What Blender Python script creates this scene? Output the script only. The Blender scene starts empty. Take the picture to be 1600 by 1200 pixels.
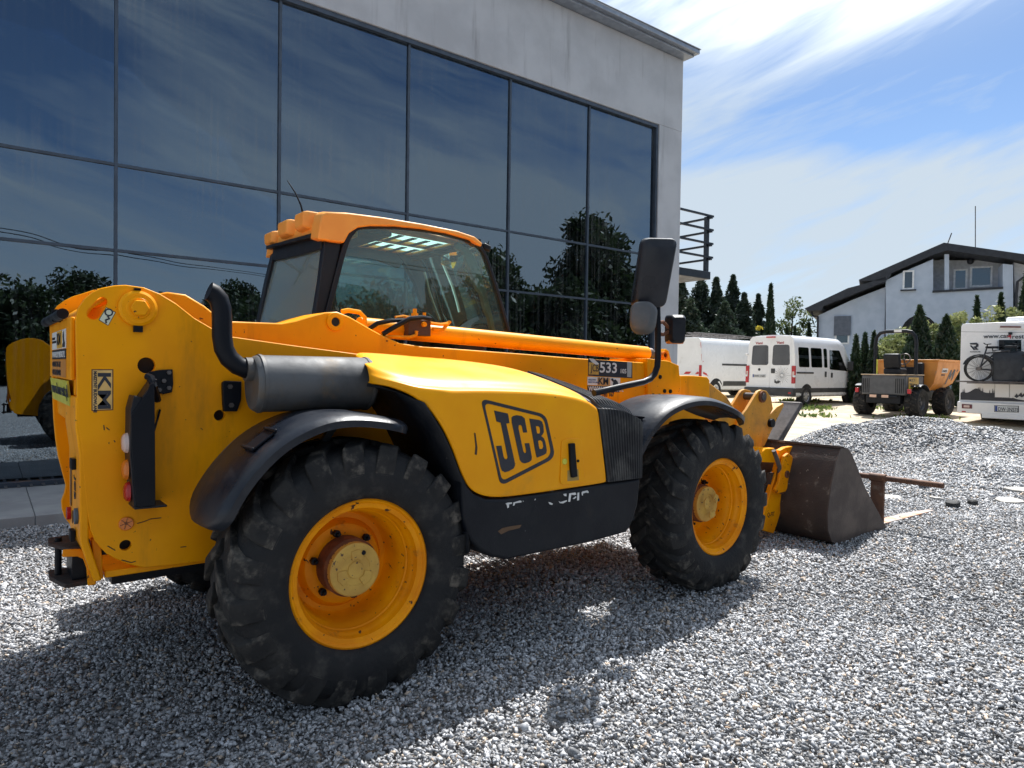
import bpy, bmesh, math, random
import numpy as np
from math import sin, cos, pi, radians as R, atan2, sqrt
from mathutils import Vector, Matrix
random.seed(7); rng = np.random.default_rng(7)
S = bpy.context.scene
# ---------------------------------------------------------------- camera, sky, sun, exposure
CF, CYAW, CPIT, CROL = 1070.4703, .9037, .0207, .0150
CPOS = Vector((-1.4056, -2.8704, 1.5439))
Fv = Vector((cos(CPIT)*cos(CYAW), cos(CPIT)*sin(CYAW), -sin(CPIT)))
Rt = Fv.cross(Vector((0, 0, 1))).normalized(); Up = Rt.cross(Fv)
R2 = cos(CROL)*Rt + sin(CROL)*Up; U2 = -sin(CROL)*Rt + cos(CROL)*Up
cam = bpy.data.cameras.new('camera'); camo = bpy.data.objects.new('camera', cam)
S.collection.objects.link(camo); S.camera = camo
camo.matrix_world = Matrix(((R2.x, U2.x, -Fv.x, CPOS.x), (R2.y, U2.y, -Fv.y, CPOS.y), (R2.z, U2.z, -Fv.z, CPOS.z), (0, 0, 0, 1)))
cam.sensor_width = 36; cam.lens = 36*CF/1600; cam.clip_start = .05; cam.clip_end = 3000
S.render.resolution_x = 1024; S.render.resolution_y = 768
S.render.engine = 'CYCLES'
SUN_AZ, SUN_EL = R(27), R(57)
W = bpy.data.worlds.new("World"); S.world = W; W.use_nodes = True
nt = W.node_tree; nt.nodes.clear(); N = nt.nodes.new; L = nt.links.new
sky = N('ShaderNodeTexSky'); sky.sky_type = 'NISHITA'; sky.sun_disc = False
sky.sun_elevation = SUN_EL; sky.sun_rotation = R(90)-SUN_AZ; sky.altitude = 900; sky.air_density = 1.0; sky.dust_density = .25; sky.ozone_density = 3.5
tc = N('ShaderNodeTexCoord'); sep = N('ShaderNodeSeparateXYZ'); L(tc.outputs['Generated'], sep.inputs[0])
def M_(op, a, b=None, c=None, clamp=False):
    n = N('ShaderNodeMath'); n.operation = op; n.use_clamp = clamp
    for i, x in enumerate((a, b, c)):
        if x is None: continue
        if isinstance(x, (int, float)): n.inputs[i].default_value = x
        else: L(x, n.inputs[i])
    return n.outputs[0]
az_ = M_('ARCTAN2', sep.outputs[1], sep.outputs[0]); el_ = M_('ARCSINE', sep.outputs[2])
def cloud(k, su, sv, loc, det, rough, lo, hi, dist):
    cm = N('ShaderNodeCombineXYZ'); L(M_('MULTIPLY', az_, su), cm.inputs[0]); L(M_('MULTIPLY', M_('MULTIPLY_ADD', az_, k, el_), sv), cm.inputs[1]); cm.inputs[2].default_value = loc
    n = N('ShaderNodeTexNoise'); n.inputs['Scale'].default_value = 1; n.inputs['Detail'].default_value = det; n.inputs['Roughness'].default_value = rough; n.inputs['Distortion'].default_value = dist
    L(cm.outputs[0], n.inputs[0]); mr = N('ShaderNodeMapRange'); mr.inputs['From Min'].default_value = lo; mr.inputs['From Max'].default_value = hi; mr.clamp = False; L(n.outputs['Fac'], mr.inputs[0]); return mr.outputs[0]
c1 = cloud(.34, 1.9, 7.0, 2.3, 9, .53, .34, .66, .7); c2 = cloud(.30, 4.5, 26, 8.1, 7, .60, .40, .70, .9)
bias = N('ShaderNodeValToRGB'); L(sep.outputs[2], bias.inputs[0]); br_ = bias.color_ramp; br_.interpolation = 'EASE'; br_.elements[0].position = 0; br_.elements[0].color = (.95,)*3+(1,); br_.elements[1].position = 1; br_.elements[1].color = (.35,)*3+(1,)
for p_, v_ in ((.14, .95), (.245, .80), (.30, .34), (.37, .20), (.43, .58), (.52, .80), (.7, .85)): e_ = br_.elements.new(p_); e_.color = (v_, v_, v_, 1)
cl = M_('ADD', M_('MULTIPLY', M_('SUBTRACT', c1, .5), 1.15), M_('MULTIPLY', M_('SUBTRACT', c2, .5), .38)); cl = M_('ADD', cl, bias.outputs[0], clamp=True)
# veil round the sun, thickened and brightened out of view to fill shadows
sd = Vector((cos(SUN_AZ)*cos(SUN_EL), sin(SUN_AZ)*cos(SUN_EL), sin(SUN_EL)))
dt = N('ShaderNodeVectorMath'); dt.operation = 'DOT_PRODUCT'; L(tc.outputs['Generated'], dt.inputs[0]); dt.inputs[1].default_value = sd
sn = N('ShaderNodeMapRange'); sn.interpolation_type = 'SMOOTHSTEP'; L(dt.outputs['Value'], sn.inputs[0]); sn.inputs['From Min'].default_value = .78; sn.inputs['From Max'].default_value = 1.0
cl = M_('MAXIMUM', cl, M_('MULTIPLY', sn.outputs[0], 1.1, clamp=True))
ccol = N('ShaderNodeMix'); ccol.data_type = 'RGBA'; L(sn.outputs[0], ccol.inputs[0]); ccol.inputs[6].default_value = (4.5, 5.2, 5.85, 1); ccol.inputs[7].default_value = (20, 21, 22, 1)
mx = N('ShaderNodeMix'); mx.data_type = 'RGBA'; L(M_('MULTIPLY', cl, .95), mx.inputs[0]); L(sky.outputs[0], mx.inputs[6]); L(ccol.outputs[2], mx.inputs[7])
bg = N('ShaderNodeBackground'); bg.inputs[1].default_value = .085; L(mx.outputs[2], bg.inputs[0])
ow = N('ShaderNodeOutputWorld'); L(bg.outputs[0], ow.inputs[0])
sl = bpy.data.lights.new('sun', 'SUN'); sl.energy = 4.9; sl.angle = R(.55); sl.color = (1, .975, .94)
so = bpy.data.objects.new('sun', sl); S.collection.objects.link(so)
so.rotation_euler = (-sd).to_track_quat('-Z', 'Y').to_euler()
S.view_settings.view_transform = 'Standard'; S.view_settings.look = 'None'; S.view_settings.exposure = .74; S.view_settings.gamma = 1
S.cycles.max_bounces = 8; S.cycles.transparent_max_bounces = 12; S.cycles.caustics_reflective = False; S.cycles.caustics_refractive = False

# ---------------------------------------------------------------- helpers
def U(px, py, ax, val):
    """a sight line met with the plane where a surface really stands"""
    d = Fv + R2*((px-800)/CF) + U2*((600-py)/CF)
    return CPOS + d*((val-CPOS[ax])/d[ax])
def XZ(pts, y): return [(q.x, q.z) for q in (U(a, b, 1, y) for a, b in pts)]
def ground_h(x, y):
    d = (x-CPOS.x)*cos(CYAW)+(y-CPOS.y)*sin(CYAW)
    t = min(max((d-12)/17., 0), 1); return .52*t*t*(3-2*t) if t < 1 else .52
C = S.collection
class MB:
    def __init__(s): s.v = []; s.f = []; s.m = []; s.cm = 0
    def add(s, vs, fs):
        o = len(s.v); s.v += [tuple(v) for v in vs]
        s.f += [tuple(i+o for i in f) for f in fs]; s.m += [s.cm]*len(fs); return s
    def box(s, c, d, rot=None):
        vs = [Vector((x*d[0]/2, y*d[1]/2, z*d[2]/2)) for x in (-1, 1) for y in (-1, 1) for z in (-1, 1)]
        if rot is not None: vs = [rot @ v for v in vs]
        return s.add([v+Vector(c) for v in vs], [(0, 1, 3, 2), (4, 6, 7, 5), (0, 4, 5, 1), (2, 3, 7, 6), (0, 2, 6, 4), (1, 5, 7, 3)])
    def bx(s, x0, x1, y0, y1, z0, z1): return s.box(((x0+x1)/2, (y0+y1)/2, (z0+z1)/2), (x1-x0, y1-y0, z1-z0))
    def prism(s, p, ax, a, b):
        n = len(p)
        def mk(q, t): return (t, q[0], q[1]) if ax == 0 else (q[0], t, q[1]) if ax == 1 else (q[0], q[1], t)
        vs = [mk(q, a) for q in p]+[mk(q, b) for q in p]
        return s.add(vs, [tuple(range(n))[::-1], tuple(range(n, 2*n))]+[(i, (i+1) % n, n+(i+1) % n, n+i) for i in range(n)])
    def loft(s, rings, closed=True, cap=True):
        n = len(rings[0]); o = len(s.v); vs = [p for r in rings for p in r]; fs = []
        for j in range(len(rings)-1):
            for i in range(n if closed else n-1):
                k = (i+1) % n; fs.append((j*n+i, j*n+k, (j+1)*n+k, (j+1)*n+i))
        if cap and closed: fs += [tuple(range(n))[::-1], tuple(range((len(rings)-1)*n, len(rings)*n))]
        return s.add(vs, fs)
    def tube(s, path, r, seg=10, sect=None, cap=True):
        P = [Vector(p) for p in path]; rings = []; up = None
        for i, p in enumerate(P):
            t = (P[min(i+1, len(P)-1)]-P[max(i-1, 0)]).normalized()
            if up is None:
                up = Vector((0, 0, 1)) if abs(t.z) < .9 else Vector((1, 0, 0))
            up = (up-t*up.dot(t)).normalized(); sd_ = t.cross(up)
            rr = r[i] if isinstance(r, (list, tuple)) else r
            if sect: rings.append([p+sd_*a*rr+up*b*rr for a, b in sect])
            else: rings.append([p+(sd_*cos(2*pi*k/seg)+up*sin(2*pi*k/seg))*rr for k in range(seg)])
        return s.loft(rings, cap=cap)
    def cyl(s, a, b, r, seg=16, r2=None): return s.tube([a, b], [r, r if r2 is None else r2], seg)
    def lathe(s, prof, c, ax=1, seg=48, capends=False):
        rings = []
        for r, t in prof:
            ring = []
            for k in range(seg):
                a = 2*pi*k/seg; u, w = r*cos(a), r*sin(a)
                ring.append((c[0]+t, c[1]+u, c[2]+w) if ax == 0 else (c[0]+u, c[1]+t, c[2]+w) if ax == 1 else (c[0]+u, c[1]+w, c[2]+t))
            rings.append(ring)
        return s.loft(rings, cap=capends)
    def sphere(s, c, r, n=10, sc=(1, 1, 1)):
        rings = []
        for j in range(n+1):
            th = -pi/2+pi*j/n; rr = max(cos(th), .001)
            rings.append([(c[0]+r*sc[0]*rr*cos(2*pi*k/(2*n)), c[1]+r*sc[1]*rr*sin(2*pi*k/(2*n)), c[2]+r*sc[2]*sin(th)) for k in range(2*n)])
        return s.loft(rings)
    def build(s, name, mats, parent=None, bevel=0, smooth=30, seg=2, off=None, label=None):
        me = bpy.data.meshes.new(name); me.from_pydata(s.v, [], s.f)
        if not isinstance(mats, (list, tuple)): mats = [mats]
        for m in mats: me.materials.append(m)
        if len(mats) > 1: me.polygons.foreach_set('material_index', s.m)
        bm = bmesh.new(); bm.from_mesh(me); bmesh.ops.recalc_face_normals(bm, faces=bm.faces); bm.to_mesh(me); bm.free()
        if smooth: me.shade_smooth(); me.set_sharp_from_angle(angle=R(smooth))
        o = bpy.data.objects.new(name, me); C.objects.link(o)
        if bevel:
            b = o.modifiers.new('bevel', 'BEVEL'); b.width = bevel; b.segments = seg; b.limit_method = 'ANGLE'; b.angle_limit = R(40); b.use_clamp_overlap = True
        if parent is not None:
            o.parent = parent
            w = Vector((0, 0, 0)); q = parent
            if off is None:
                while q is not None: w += q.location; q = q.parent
                o.location = -w
            else: o.location = off
        if label: o['label'] = label
        return o
def split_loose(o, name):
    bm = bmesh.new(); bm.from_mesh(o.data); bm.verts.ensure_lookup_table(); comp = {}; k = 0
    for v in bm.verts:
        if v.index in comp: continue
        st = [v]; comp[v.index] = k
        while st:
            q = st.pop()
            for e in q.link_edges:
                w = e.other_vert(q)
                if w.index not in comp: comp[w.index] = k; st.append(w)
        k += 1
    outs = []
    for i in range(k):
        b2 = bm.copy(); b2.verts.ensure_lookup_table(); bmesh.ops.delete(b2, geom=[v for v in b2.verts if comp[v.index] != i], context='VERTS')
        me = bpy.data.meshes.new(name); b2.to_mesh(me); b2.free()
        for m in o.data.materials: me.materials.append(m)
        n = o.copy(); n.data = me; n.name = name; C.objects.link(n); outs.append(n)
    bm.free(); bpy.data.objects.remove(o); return outs
def tag(o, label=None, cat=None, group=None, kind=None):
    for k, v in (('label', label), ('category', cat), ('group', group), ('kind', kind)):
        if v: o[k] = v
    return o
def thing(name, loc, label, cat, group=None, rz=0):
    o = bpy.data.objects.new(name, None); C.objects.link(o); o.location = loc; o.rotation_euler = (0, 0, rz); o.empty_display_size = .2
    return tag(o, label, cat, group)
def struct(name, mb, mats, **k):
    o = mb.build(name, mats, **k); o['kind'] = 'structure'; return o
def cut(o, cutters):
    """true holes: subtract the cutters, then drop them"""
    for mb in cutters:
        c = mb.build('cutter', [], smooth=0)
        if o.parent: c.location = Vector((0, 0, 0))
        m = o.modifiers.new('hole', 'BOOLEAN'); m.object = c; m.operation = 'DIFFERENCE'; m.solver = 'EXACT'
        bpy.context.view_layer.update()
        me = bpy.data.meshes.new_from_object(o.evaluated_get(bpy.context.evaluated_depsgraph_get()))
        o.modifiers.remove(m); o.data = me; bpy.data.objects.remove(c)
def copy_tree(o, parent=None):
    c = o.copy(); C.objects.link(c); c.parent = parent
    for ch in [x for x in bpy.data.objects if x.parent == o]: copy_tree(ch, c)
    return c
def flat_text(name, txt, mat, parent, origin, xdir, ydir, size, sx=1., bold=0., align='LEFT', thick=.001, label=None):
    """letters laid on a surface: origin = base line start, xdir/ydir = the surface's directions"""
    cu = bpy.data.curves.new(name, 'FONT'); cu.body = txt; cu.size = size; cu.align_x = align; cu.offset = bold; cu.extrude = thick; cu.resolution_u = 3
    t = bpy.data.objects.new(name, cu); C.objects.link(t); bpy.context.view_layer.update()
    me = bpy.data.meshes.new_from_object(t.evaluated_get(bpy.context.evaluated_depsgraph_get())); bpy.data.objects.remove(t); bpy.data.curves.remove(cu)
    X = Vector(xdir).normalized(); Y = Vector(ydir).normalized(); Z = X.cross(Y); O = Vector(origin)
    for v in me.vertices: v.co = O + X*v.co.x*sx + Y*v.co.y + Z*v.co.z
    me.materials.clear(); me.materials.append(mat)
    o = bpy.data.objects.new(name, me); C.objects.link(o); w = Vector((0, 0, 0)); q = parent
    while q is not None: w += q.location; q = q.parent
    o.parent = parent; o.location = -w
    if label: o['label'] = label
    return o

# ---------------------------------------------------------------- materials
def mat(name, col, rough=.5, metal=0, col2=None, ns=6, nlo=.35, nhi=.65, bump=0, bs=60, spec=.5, coat=0, dirt=None, dlo=.6, dhi=.75, ds=3, dstretch=(1, 1, 1), chip=None, clo=.72, cs=40, rvar=.12, det=5, bdist=.01):
    m = bpy.data.materials.new(name); m.use_nodes = True; t = m.node_tree; p = t.nodes['Principled BSDF']; n_ = t.nodes.new; l_ = t.links.new
    p.inputs['Metallic'].default_value = metal; p.inputs['Specular IOR Level'].default_value = spec; p.inputs['Coat Weight'].default_value = coat; p.inputs['Coat Roughness'].default_value = .12
    tc = n_('ShaderNodeTexCoord')
    def noise(sc, de, stretch=(1, 1, 1), ro=.55):
        mp = n_('ShaderNodeMapping'); mp.inputs['Scale'].default_value = stretch; l_(tc.outputs['Object'], mp.inputs[0])
        n = n_('ShaderNodeTexNoise'); n.inputs['Scale'].default_value = sc; n.inputs['Detail'].default_value = de; n.inputs['Roughness'].default_value = ro; l_(mp.outputs[0], n.inputs[0]); return n.outputs['Fac']
    def ramp(f, a, b):
        r = n_('ShaderNodeMapRange'); r.interpolation_type = 'SMOOTHSTEP'; r.inputs['From Min'].default_value = a; r.inputs['From Max'].default_value = b; l_(f, r.inputs[0]); return r.outputs[0]
    def mixc(f, a, b):
        x = n_('ShaderNodeMix'); x.data_type = 'RGBA'; l_(f, x.inputs[0])
        for i, q in ((6, a), (7, b)):
            if isinstance(q, tuple): x.inputs[i].default_value = (*q, 1)
            else: l_(q, x.inputs[i])
        return x.outputs[2]
    c2 = col2 or tuple(c*.82 for c in col); nf = noise(ns, det)
    out = mixc(ramp(nf, nlo, nhi), col, c2)
    if dirt: out = mixc(ramp(noise(ds, 6, dstretch, .62), dlo, dhi), out, dirt)
    if chip: out = mixc(ramp(noise(cs, 3, (1, 1, 1), .5), clo, clo+.02), out, chip)
    l_(out, p.inputs['Base Color'])
    rr = n_('ShaderNodeMapRange'); l_(nf, rr.inputs[0]); rr.inputs['From Min'].default_value = .3; rr.inputs['From Max'].default_value = .7; rr.inputs['To Min'].default_value = max(rough-rvar, .02); rr.inputs['To Max'].default_value = min(rough+rvar, 1); l_(rr.outputs[0], p.inputs['Roughness'])
    if bump:
        b = n_('ShaderNodeBump'); b.inputs['Strength'].default_value = bump; b.inputs['Distance'].default_value = bdist; l_(noise(bs, 6, (1, 1, 1), .6), b.inputs['Height']); l_(b.outputs[0], p.inputs['Normal'])
    return m
YEL = mat('yellow_paint', (.93, .365, .0005), .42, col2=(.86, .318, .001), ns=3, coat=0, spec=.16, dirt=(.60, .235, .008), dlo=.54, dhi=.80, ds=3, dstretch=(2.2, 2.2, .55), chip=(.10, .045, .02), clo=.715, cs=42, bump=.08, bs=14)
YELB = mat('bonnet_yellow', (.93, .395, .001), .44, col2=(.89, .35, .001), ns=2.5, coat=0, spec=.25, dirt=(.62, .30, .03), dlo=.6, dhi=.85, ds=3, chip=(.12, .06, .02), clo=.76, cs=30, bump=.03, bs=12)
YELO = mat('cab_orange', (.90, .39, .06), .5, col2=(.84, .34, .055), ns=5, coat=0)
YELR = mat('rim_yellow', (.92, .34, .001), .45, col2=(.78, .25, .002), ns=5, coat=0, spec=.18, dirt=(.16, .065, .03), dlo=.60, dhi=.78, ds=7, chip=(.08, .035, .02), clo=.68, cs=30, bump=.12, bs=40)
TAN = mat('faded_yellow', (.62, .38, .07), .6, col2=(.52, .30, .06), ns=9, dirt=(.30, .17, .07), chip=(.08, .04, .025), clo=.66, cs=45, bump=.2, bs=60)
DRUST = mat('dark_rust', (.022, .016, .014), .8, col2=(.05, .025, .018), ns=14, bump=.5, bs=60)
RUST = mat('rusty_drum', (.12, .045, .025), .85, col2=(.20, .075, .03), ns=14, bump=.5, bs=60)
BLK = mat('black_plastic', (.007, .009, .014), .45, spec=.22, col2=(.016, .018, .023), ns=7, bump=.15, bs=60, dirt=(.07, .07, .07), dlo=.55, dhi=.85, ds=5)
BLKG = mat('gloss_black', (.005, .007, .012), .40, bump=.05, bs=20, spec=.18)
BLKF = mat('mudguard_black', (.008, .011, .018), .34, spec=.32, col2=(.020, .023, .030), ns=4, bump=.12, bs=30, dirt=(.05, .052, .056), dlo=.58, dhi=.85, ds=6)
BLKP = mat('side_skirt_black', (.006, .008, .013), .5, spec=.22, col2=(.015, .017, .021), ns=6, bump=.25, bs=110, dirt=(.045, .038, .032), dlo=.60, dhi=.80, ds=3, chip=(.35, .35, .35), clo=.755, cs=55)
RUB = mat('tyre_rubber', (.010, .011, .013), .75, spec=.3, col2=(.019, .019, .020), ns=8, bump=.55, bs=45, dirt=(.070, .065, .058), dlo=.48, dhi=.82, ds=9)
RUBL = mat('tread_rubber', (.012, .012, .013), .8, spec=.3, col2=(.028, .027, .026), ns=10, bump=.6, bs=45, dirt=(.17, .15, .125), dlo=.48, dhi=.80, ds=13)
STEEL = mat('worn_steel', (.15, .135, .13), .55, .55, col2=(.085, .075, .072), ns=5, bump=.25, bs=40, dirt=(.13, .06, .035), dlo=.6, dhi=.8, ds=4)
BUCK = mat('bucket_side_steel', (.115, .088, .075), .55, .3, col2=(.085, .066, .058), ns=4, bump=.2, bs=60, dirt=(.17, .14, .12), dlo=.62, dhi=.85, ds=5, chip=(.30, .28, .25), clo=.74, cs=34)
BUCKB = mat('bucket_back_steel', (.040, .028, .024), .7, .15, col2=(.065, .046, .038), ns=5, bump=.45, bs=50, dirt=(.24, .21, .17), dlo=.60, dhi=.74, ds=5, chip=(.3, .27, .22), clo=.70, cs=30)
MUF = mat('muffler_steel', (.11, .112, .115), .6, .25, col2=(.06, .062, .065), ns=5, dirt=(.13, .10, .07), dlo=.5, dhi=.75, ds=8, bump=.15, bs=20)
RED = mat('red_lens', (.45, .015, .02), .2); ORA = mat('orange_lens', (.75, .20, .02), .2); WHL = mat('pale_lens', (.65, .5, .45), .25)
WHITE = mat('white_print', (.75, .75, .74), .5); INK = mat('dark_print', (.018, .022, .035), .4); INKB = mat('brown_print', (.10, .03, .01), .5)
DARK = mat('dark_gap', (.01, .011, .013), .8); GREYP = mat('grey_plastic', (.09, .095, .10), .5, bump=.1)
CREAM = mat('cream_liner', (.42, .38, .28), .8); HEAD = mat('grey_headliner', (.10, .11, .12), .9)
RSTB = mat('rusty_fork', (.10, .05, .035), .7, .2, col2=(.17, .085, .05), ns=8, bump=.3, bs=60, dirt=(.24, .19, .15), ds=6)
FORKT = mat('worn_fork_top', (.30, .27, .25), .5, .4, col2=(.36, .17, .08), ns=6, nlo=.45, nhi=.62, bump=.2)
def glass(name, tint, ior=1.5, refl=(1, 1, 1), rough=0, boost=1.0, streak=0, pale_lift=0):
    m = bpy.data.materials.new(name); m.use_nodes = True; t = m.node_tree; t.nodes.clear(); n_ = t.nodes.new; l_ = t.links.new
    o = n_('ShaderNodeOutputMaterial'); x = n_('ShaderNodeMixShader'); tr = n_('ShaderNodeBsdfTransparent'); gl = n_('ShaderNodeBsdfGlossy'); fr = n_('ShaderNodeFresnel')
    tr.inputs[0].default_value = (*tint, 1); gl.inputs['Color'].default_value = (*refl, 1); gl.inputs['Roughness'].default_value = rough; fr.inputs[0].default_value = ior
    mu = n_('ShaderNodeMath'); mu.operation = 'MULTIPLY'; mu.inputs[1].default_value = boost; mu.use_clamp = True; l_(fr.outputs[0], mu.inputs[0])
    l_(mu.outputs[0], x.inputs[0]); l_(tr.outputs[0], x.inputs[1]); l_(gl.outputs[0], x.inputs[2]); l_(x.outputs[0], o.inputs[0])
    if pale_lift:
        dn = n_('ShaderNodeBsdfDiffuse'); dn.inputs[0].default_value = (.50, .62, .60, 1); xd = n_('ShaderNodeMixShader'); xd.inputs[0].default_value = pale_lift  # pale teal mixed in to lighten dark panes, like light through the glass
        l_(x.outputs[0], xd.inputs[1]); l_(dn.outputs[0], xd.inputs[2]); l_(xd.outputs[0], o.inputs[0])
    if streak:
        df = n_('ShaderNodeBsdfDiffuse'); df.inputs[0].default_value = (.32, .34, .34, 1); x2 = n_('ShaderNodeMixShader'); tc = n_('ShaderNodeTexCoord')
        mp = n_('ShaderNodeMapping'); mp.inputs['Scale'].default_value = (14, 14, .35); l_(tc.outputs['Object'], mp.inputs[0])
        nz = n_('ShaderNodeTexNoise'); nz.inputs['Scale'].default_value = 1.6; nz.inputs['Detail'].default_value = 5; l_(mp.outputs[0], nz.inputs[0])
        n2 = n_('ShaderNodeTexNoise'); n2.inputs['Scale'].default_value = .55; n2.inputs['Detail'].default_value = 3; l_(tc.outputs['Object'], n2.inputs[0])
        m1 = n_('ShaderNodeMapRange'); m1.interpolation_type = 'SMOOTHSTEP'; l_(nz.outputs[0], m1.inputs[0]); m1.inputs['From Min'].default_value = .42; m1.inputs['From Max'].default_value = .75
        m2 = n_('ShaderNodeMapRange'); m2.interpolation_type = 'SMOOTHSTEP'; l_(n2.outputs[0], m2.inputs[0]); m2.inputs['From Min'].default_value = .42; m2.inputs['From Max'].default_value = .72; m2.inputs['To Max'].default_value = streak; m2.inputs['To Min'].default_value = streak*.12
        mm = n_('ShaderNodeMath'); mm.operation = 'MULTIPLY'; l_(m1.outputs[0], mm.inputs[0]); l_(m2.outputs[0], mm.inputs[1])
        l_(mm.outputs[0], x2.inputs[0]); l_(x.outputs[0], x2.inputs[1]); l_(df.outputs[0], x2.inputs[2]); l_(x2.outputs[0], o.inputs[0])
        # slight waviness of large panes
        wn = n_('ShaderNodeTexNoise'); wn.inputs['Scale'].default_value = .9; wn.inputs['Detail'].default_value = 1; l_(tc.outputs['Object'], wn.inputs[0])
        b = n_('ShaderNodeBump'); b.inputs['Strength'].default_value = .35; b.inputs['Distance'].default_value = .01; l_(wn.outputs[0], b.inputs['Height']); l_(b.outputs[0], gl.inputs['Normal'])
    return m
GCAB = glass('cab_glass', (.70, .86, .82), 1.5, boost=1.15, pale_lift=.045); GREAR = glass('rear_glass', (.78, .90, .88), 1.5, boost=2.2, pale_lift=.20); GFAC = glass('facade_glass', (.24, .28, .30), 2.7, (.66, .82, .98), .0, 1.0, streak=.22)
GWIN = glass('window_glass', (.25, .35, .42), 1.9, (.8, .9, 1)); GVAN = glass('van_glass', (.25, .28, .32), 1.5, boost=1.8)
MIRR = mat('mirror', (.8, .82, .82), .03, 1, rvar=0)
# a map of stone sizes for the ground sheet where stones are too far off to lie one by one
def groundmat():
    m = bpy.data.materials.new('yard_ground'); m.use_nodes = True; t = m.node_tree; p = t.nodes['Principled BSDF']; n_ = t.nodes.new; l_ = t.links.new
    tc = n_('ShaderNodeTexCoord'); at = n_('ShaderNodeAttribute'); at.attribute_name = 'gravel'
    def noise(sc, de=5, ro=.6):
        n = n_('ShaderNodeTexNoise'); n.inputs['Scale'].default_value = sc; n.inputs['Detail'].default_value = de; n.inputs['Roughness'].default_value = ro; l_(tc.outputs['Object'], n.inputs[0]); return n.outputs['Fac']
    def mr(f, a, b, c=0, d=1):
        r = n_('ShaderNodeMapRange'); r.interpolation_type = 'SMOOTHSTEP'; r.inputs['From Min'].default_value = a; r.inputs['From Max'].default_value = b; r.inputs['To Min'].default_value = c; r.inputs['To Max'].default_value = d; l_(f, r.inputs[0]); return r.outputs[0]
    def mixc(f, a, b, mode='MIX'):
        x = n_('ShaderNodeMix'); x.data_type = 'RGBA'; x.blend_type = mode
        if isinstance(f, float): x.inputs[0].default_value = f
        else: l_(f, x.inputs[0])
        for i, q in ((6, a), (7, b)):
            if isinstance(q, tuple): x.inputs[i].default_value = (*q, 1)
            else: l_(q, x.inputs[i])
        return x.outputs[2]
    v = n_('ShaderNodeTexVoronoi'); v.inputs['Scale'].default_value = 30; l_(tc.outputs['Object'], v.inputs[0])
    vs = n_('ShaderNodeSeparateColor'); l_(v.outputs['Color'], vs.inputs[0])
    st = mixc(mr(vs.outputs[0], .0, 1), (.15, .155, .165), (.52, .51, .50)); st = mixc(mr(vs.outputs[1], .85, .95), st, (.30, .22, .16))
    st = mixc(mr(v.outputs['Distance'], .45, .75), st, (.12, .12, .125)); st = mixc(mr(noise(.8), .4, .7, 0, .35), st, (.25, .24, .22))
    sand = mixc(mr(noise(2.5, 8), .35, .7), (.50, .42, .31), (.34, .27, .19)); sand = mixc(mr(noise(60, 3), .55, .7), sand, (.58, .52, .44))
    grass = mixc(mr(noise(14, 6), .35, .65), (.05, .085, .025), (.14, .17, .05)); gm = n_('ShaderNodeAttribute'); gm.attribute_name = 'grass'
    ga = n_('ShaderNodeMath'); ga.operation = 'ADD'; l_(gm.outputs['Fac'], ga.inputs[0]); l_(mr(noise(1.6, 6), .3, .7, -.5, .5), ga.inputs[1])
    sand = mixc(mr(ga.outputs[0], .45, .6), sand, grass)
    gg = n_('ShaderNodeMath'); gg.operation = 'ADD'; l_(at.outputs['Fac'], gg.inputs[0]); l_(mr(noise(3, 6), .3, .7, -.35, .35), gg.inputs[1])
    gf = mr(gg.outputs[0], .4, .6); l_(mixc(gf, sand, st), p.inputs['Base Color']); p.inputs['Roughness'].default_value = .85; p.inputs['Specular IOR Level'].default_value = .3
    iv = n_('ShaderNodeMath'); iv.operation = 'SUBTRACT'; iv.inputs[0].default_value = 1; l_(v.outputs['Distance'], iv.inputs[1])
    hh = n_('ShaderNodeMath'); hh.operation = 'MULTIPLY'; l_(iv.outputs[0], hh.inputs[0]); l_(mr(gf, 0, 1, .15, 1), hh.inputs[1])
    b = n_('ShaderNodeBump'); b.inputs['Strength'].default_value = 1; b.inputs['Distance'].default_value = .03; l_(hh.outputs[0], b.inputs['Height']); l_(b.outputs[0], p.inputs['Normal'])
    return m
# ================================================================ THE PLACE
def PD(px, d):                      # ground point under a bearing, d metres ahead
    v = Fv + R2*((px-800)/CF); x, y = CPOS.x+v.x*d, CPOS.y+v.y*d; return x, y
# ---- gravel heap heights
HEAP = [(*PD(1322, 13.4), .62, 1.0), (*PD(1395, 13.9), .50, 1.0), (*PD(1455, 13.2), .50, .85), (*PD(1530, 12.7), .34, 1.0), (*PD(1620, 12.2), .34, 1.2), (*PD(1720, 12.), .4, 1.3), (*PD(1570, 10.6), .26, 1.1), (*PD(1480, 10.9), .16, .8)]
def heap_h(x, y):
    h = np.zeros_like(x)
    for a, b, c, s in HEAP: h = np.maximum(h, 0)+.84*c*np.exp(-(((x-a)**2+(y-b)**2)/(s*s)))*(1-.35*np.clip(h/.6, 0, 1))
    return h*(1+.10*np.sin(x*5.1+y*2)*np.cos(y*4.3))
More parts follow.
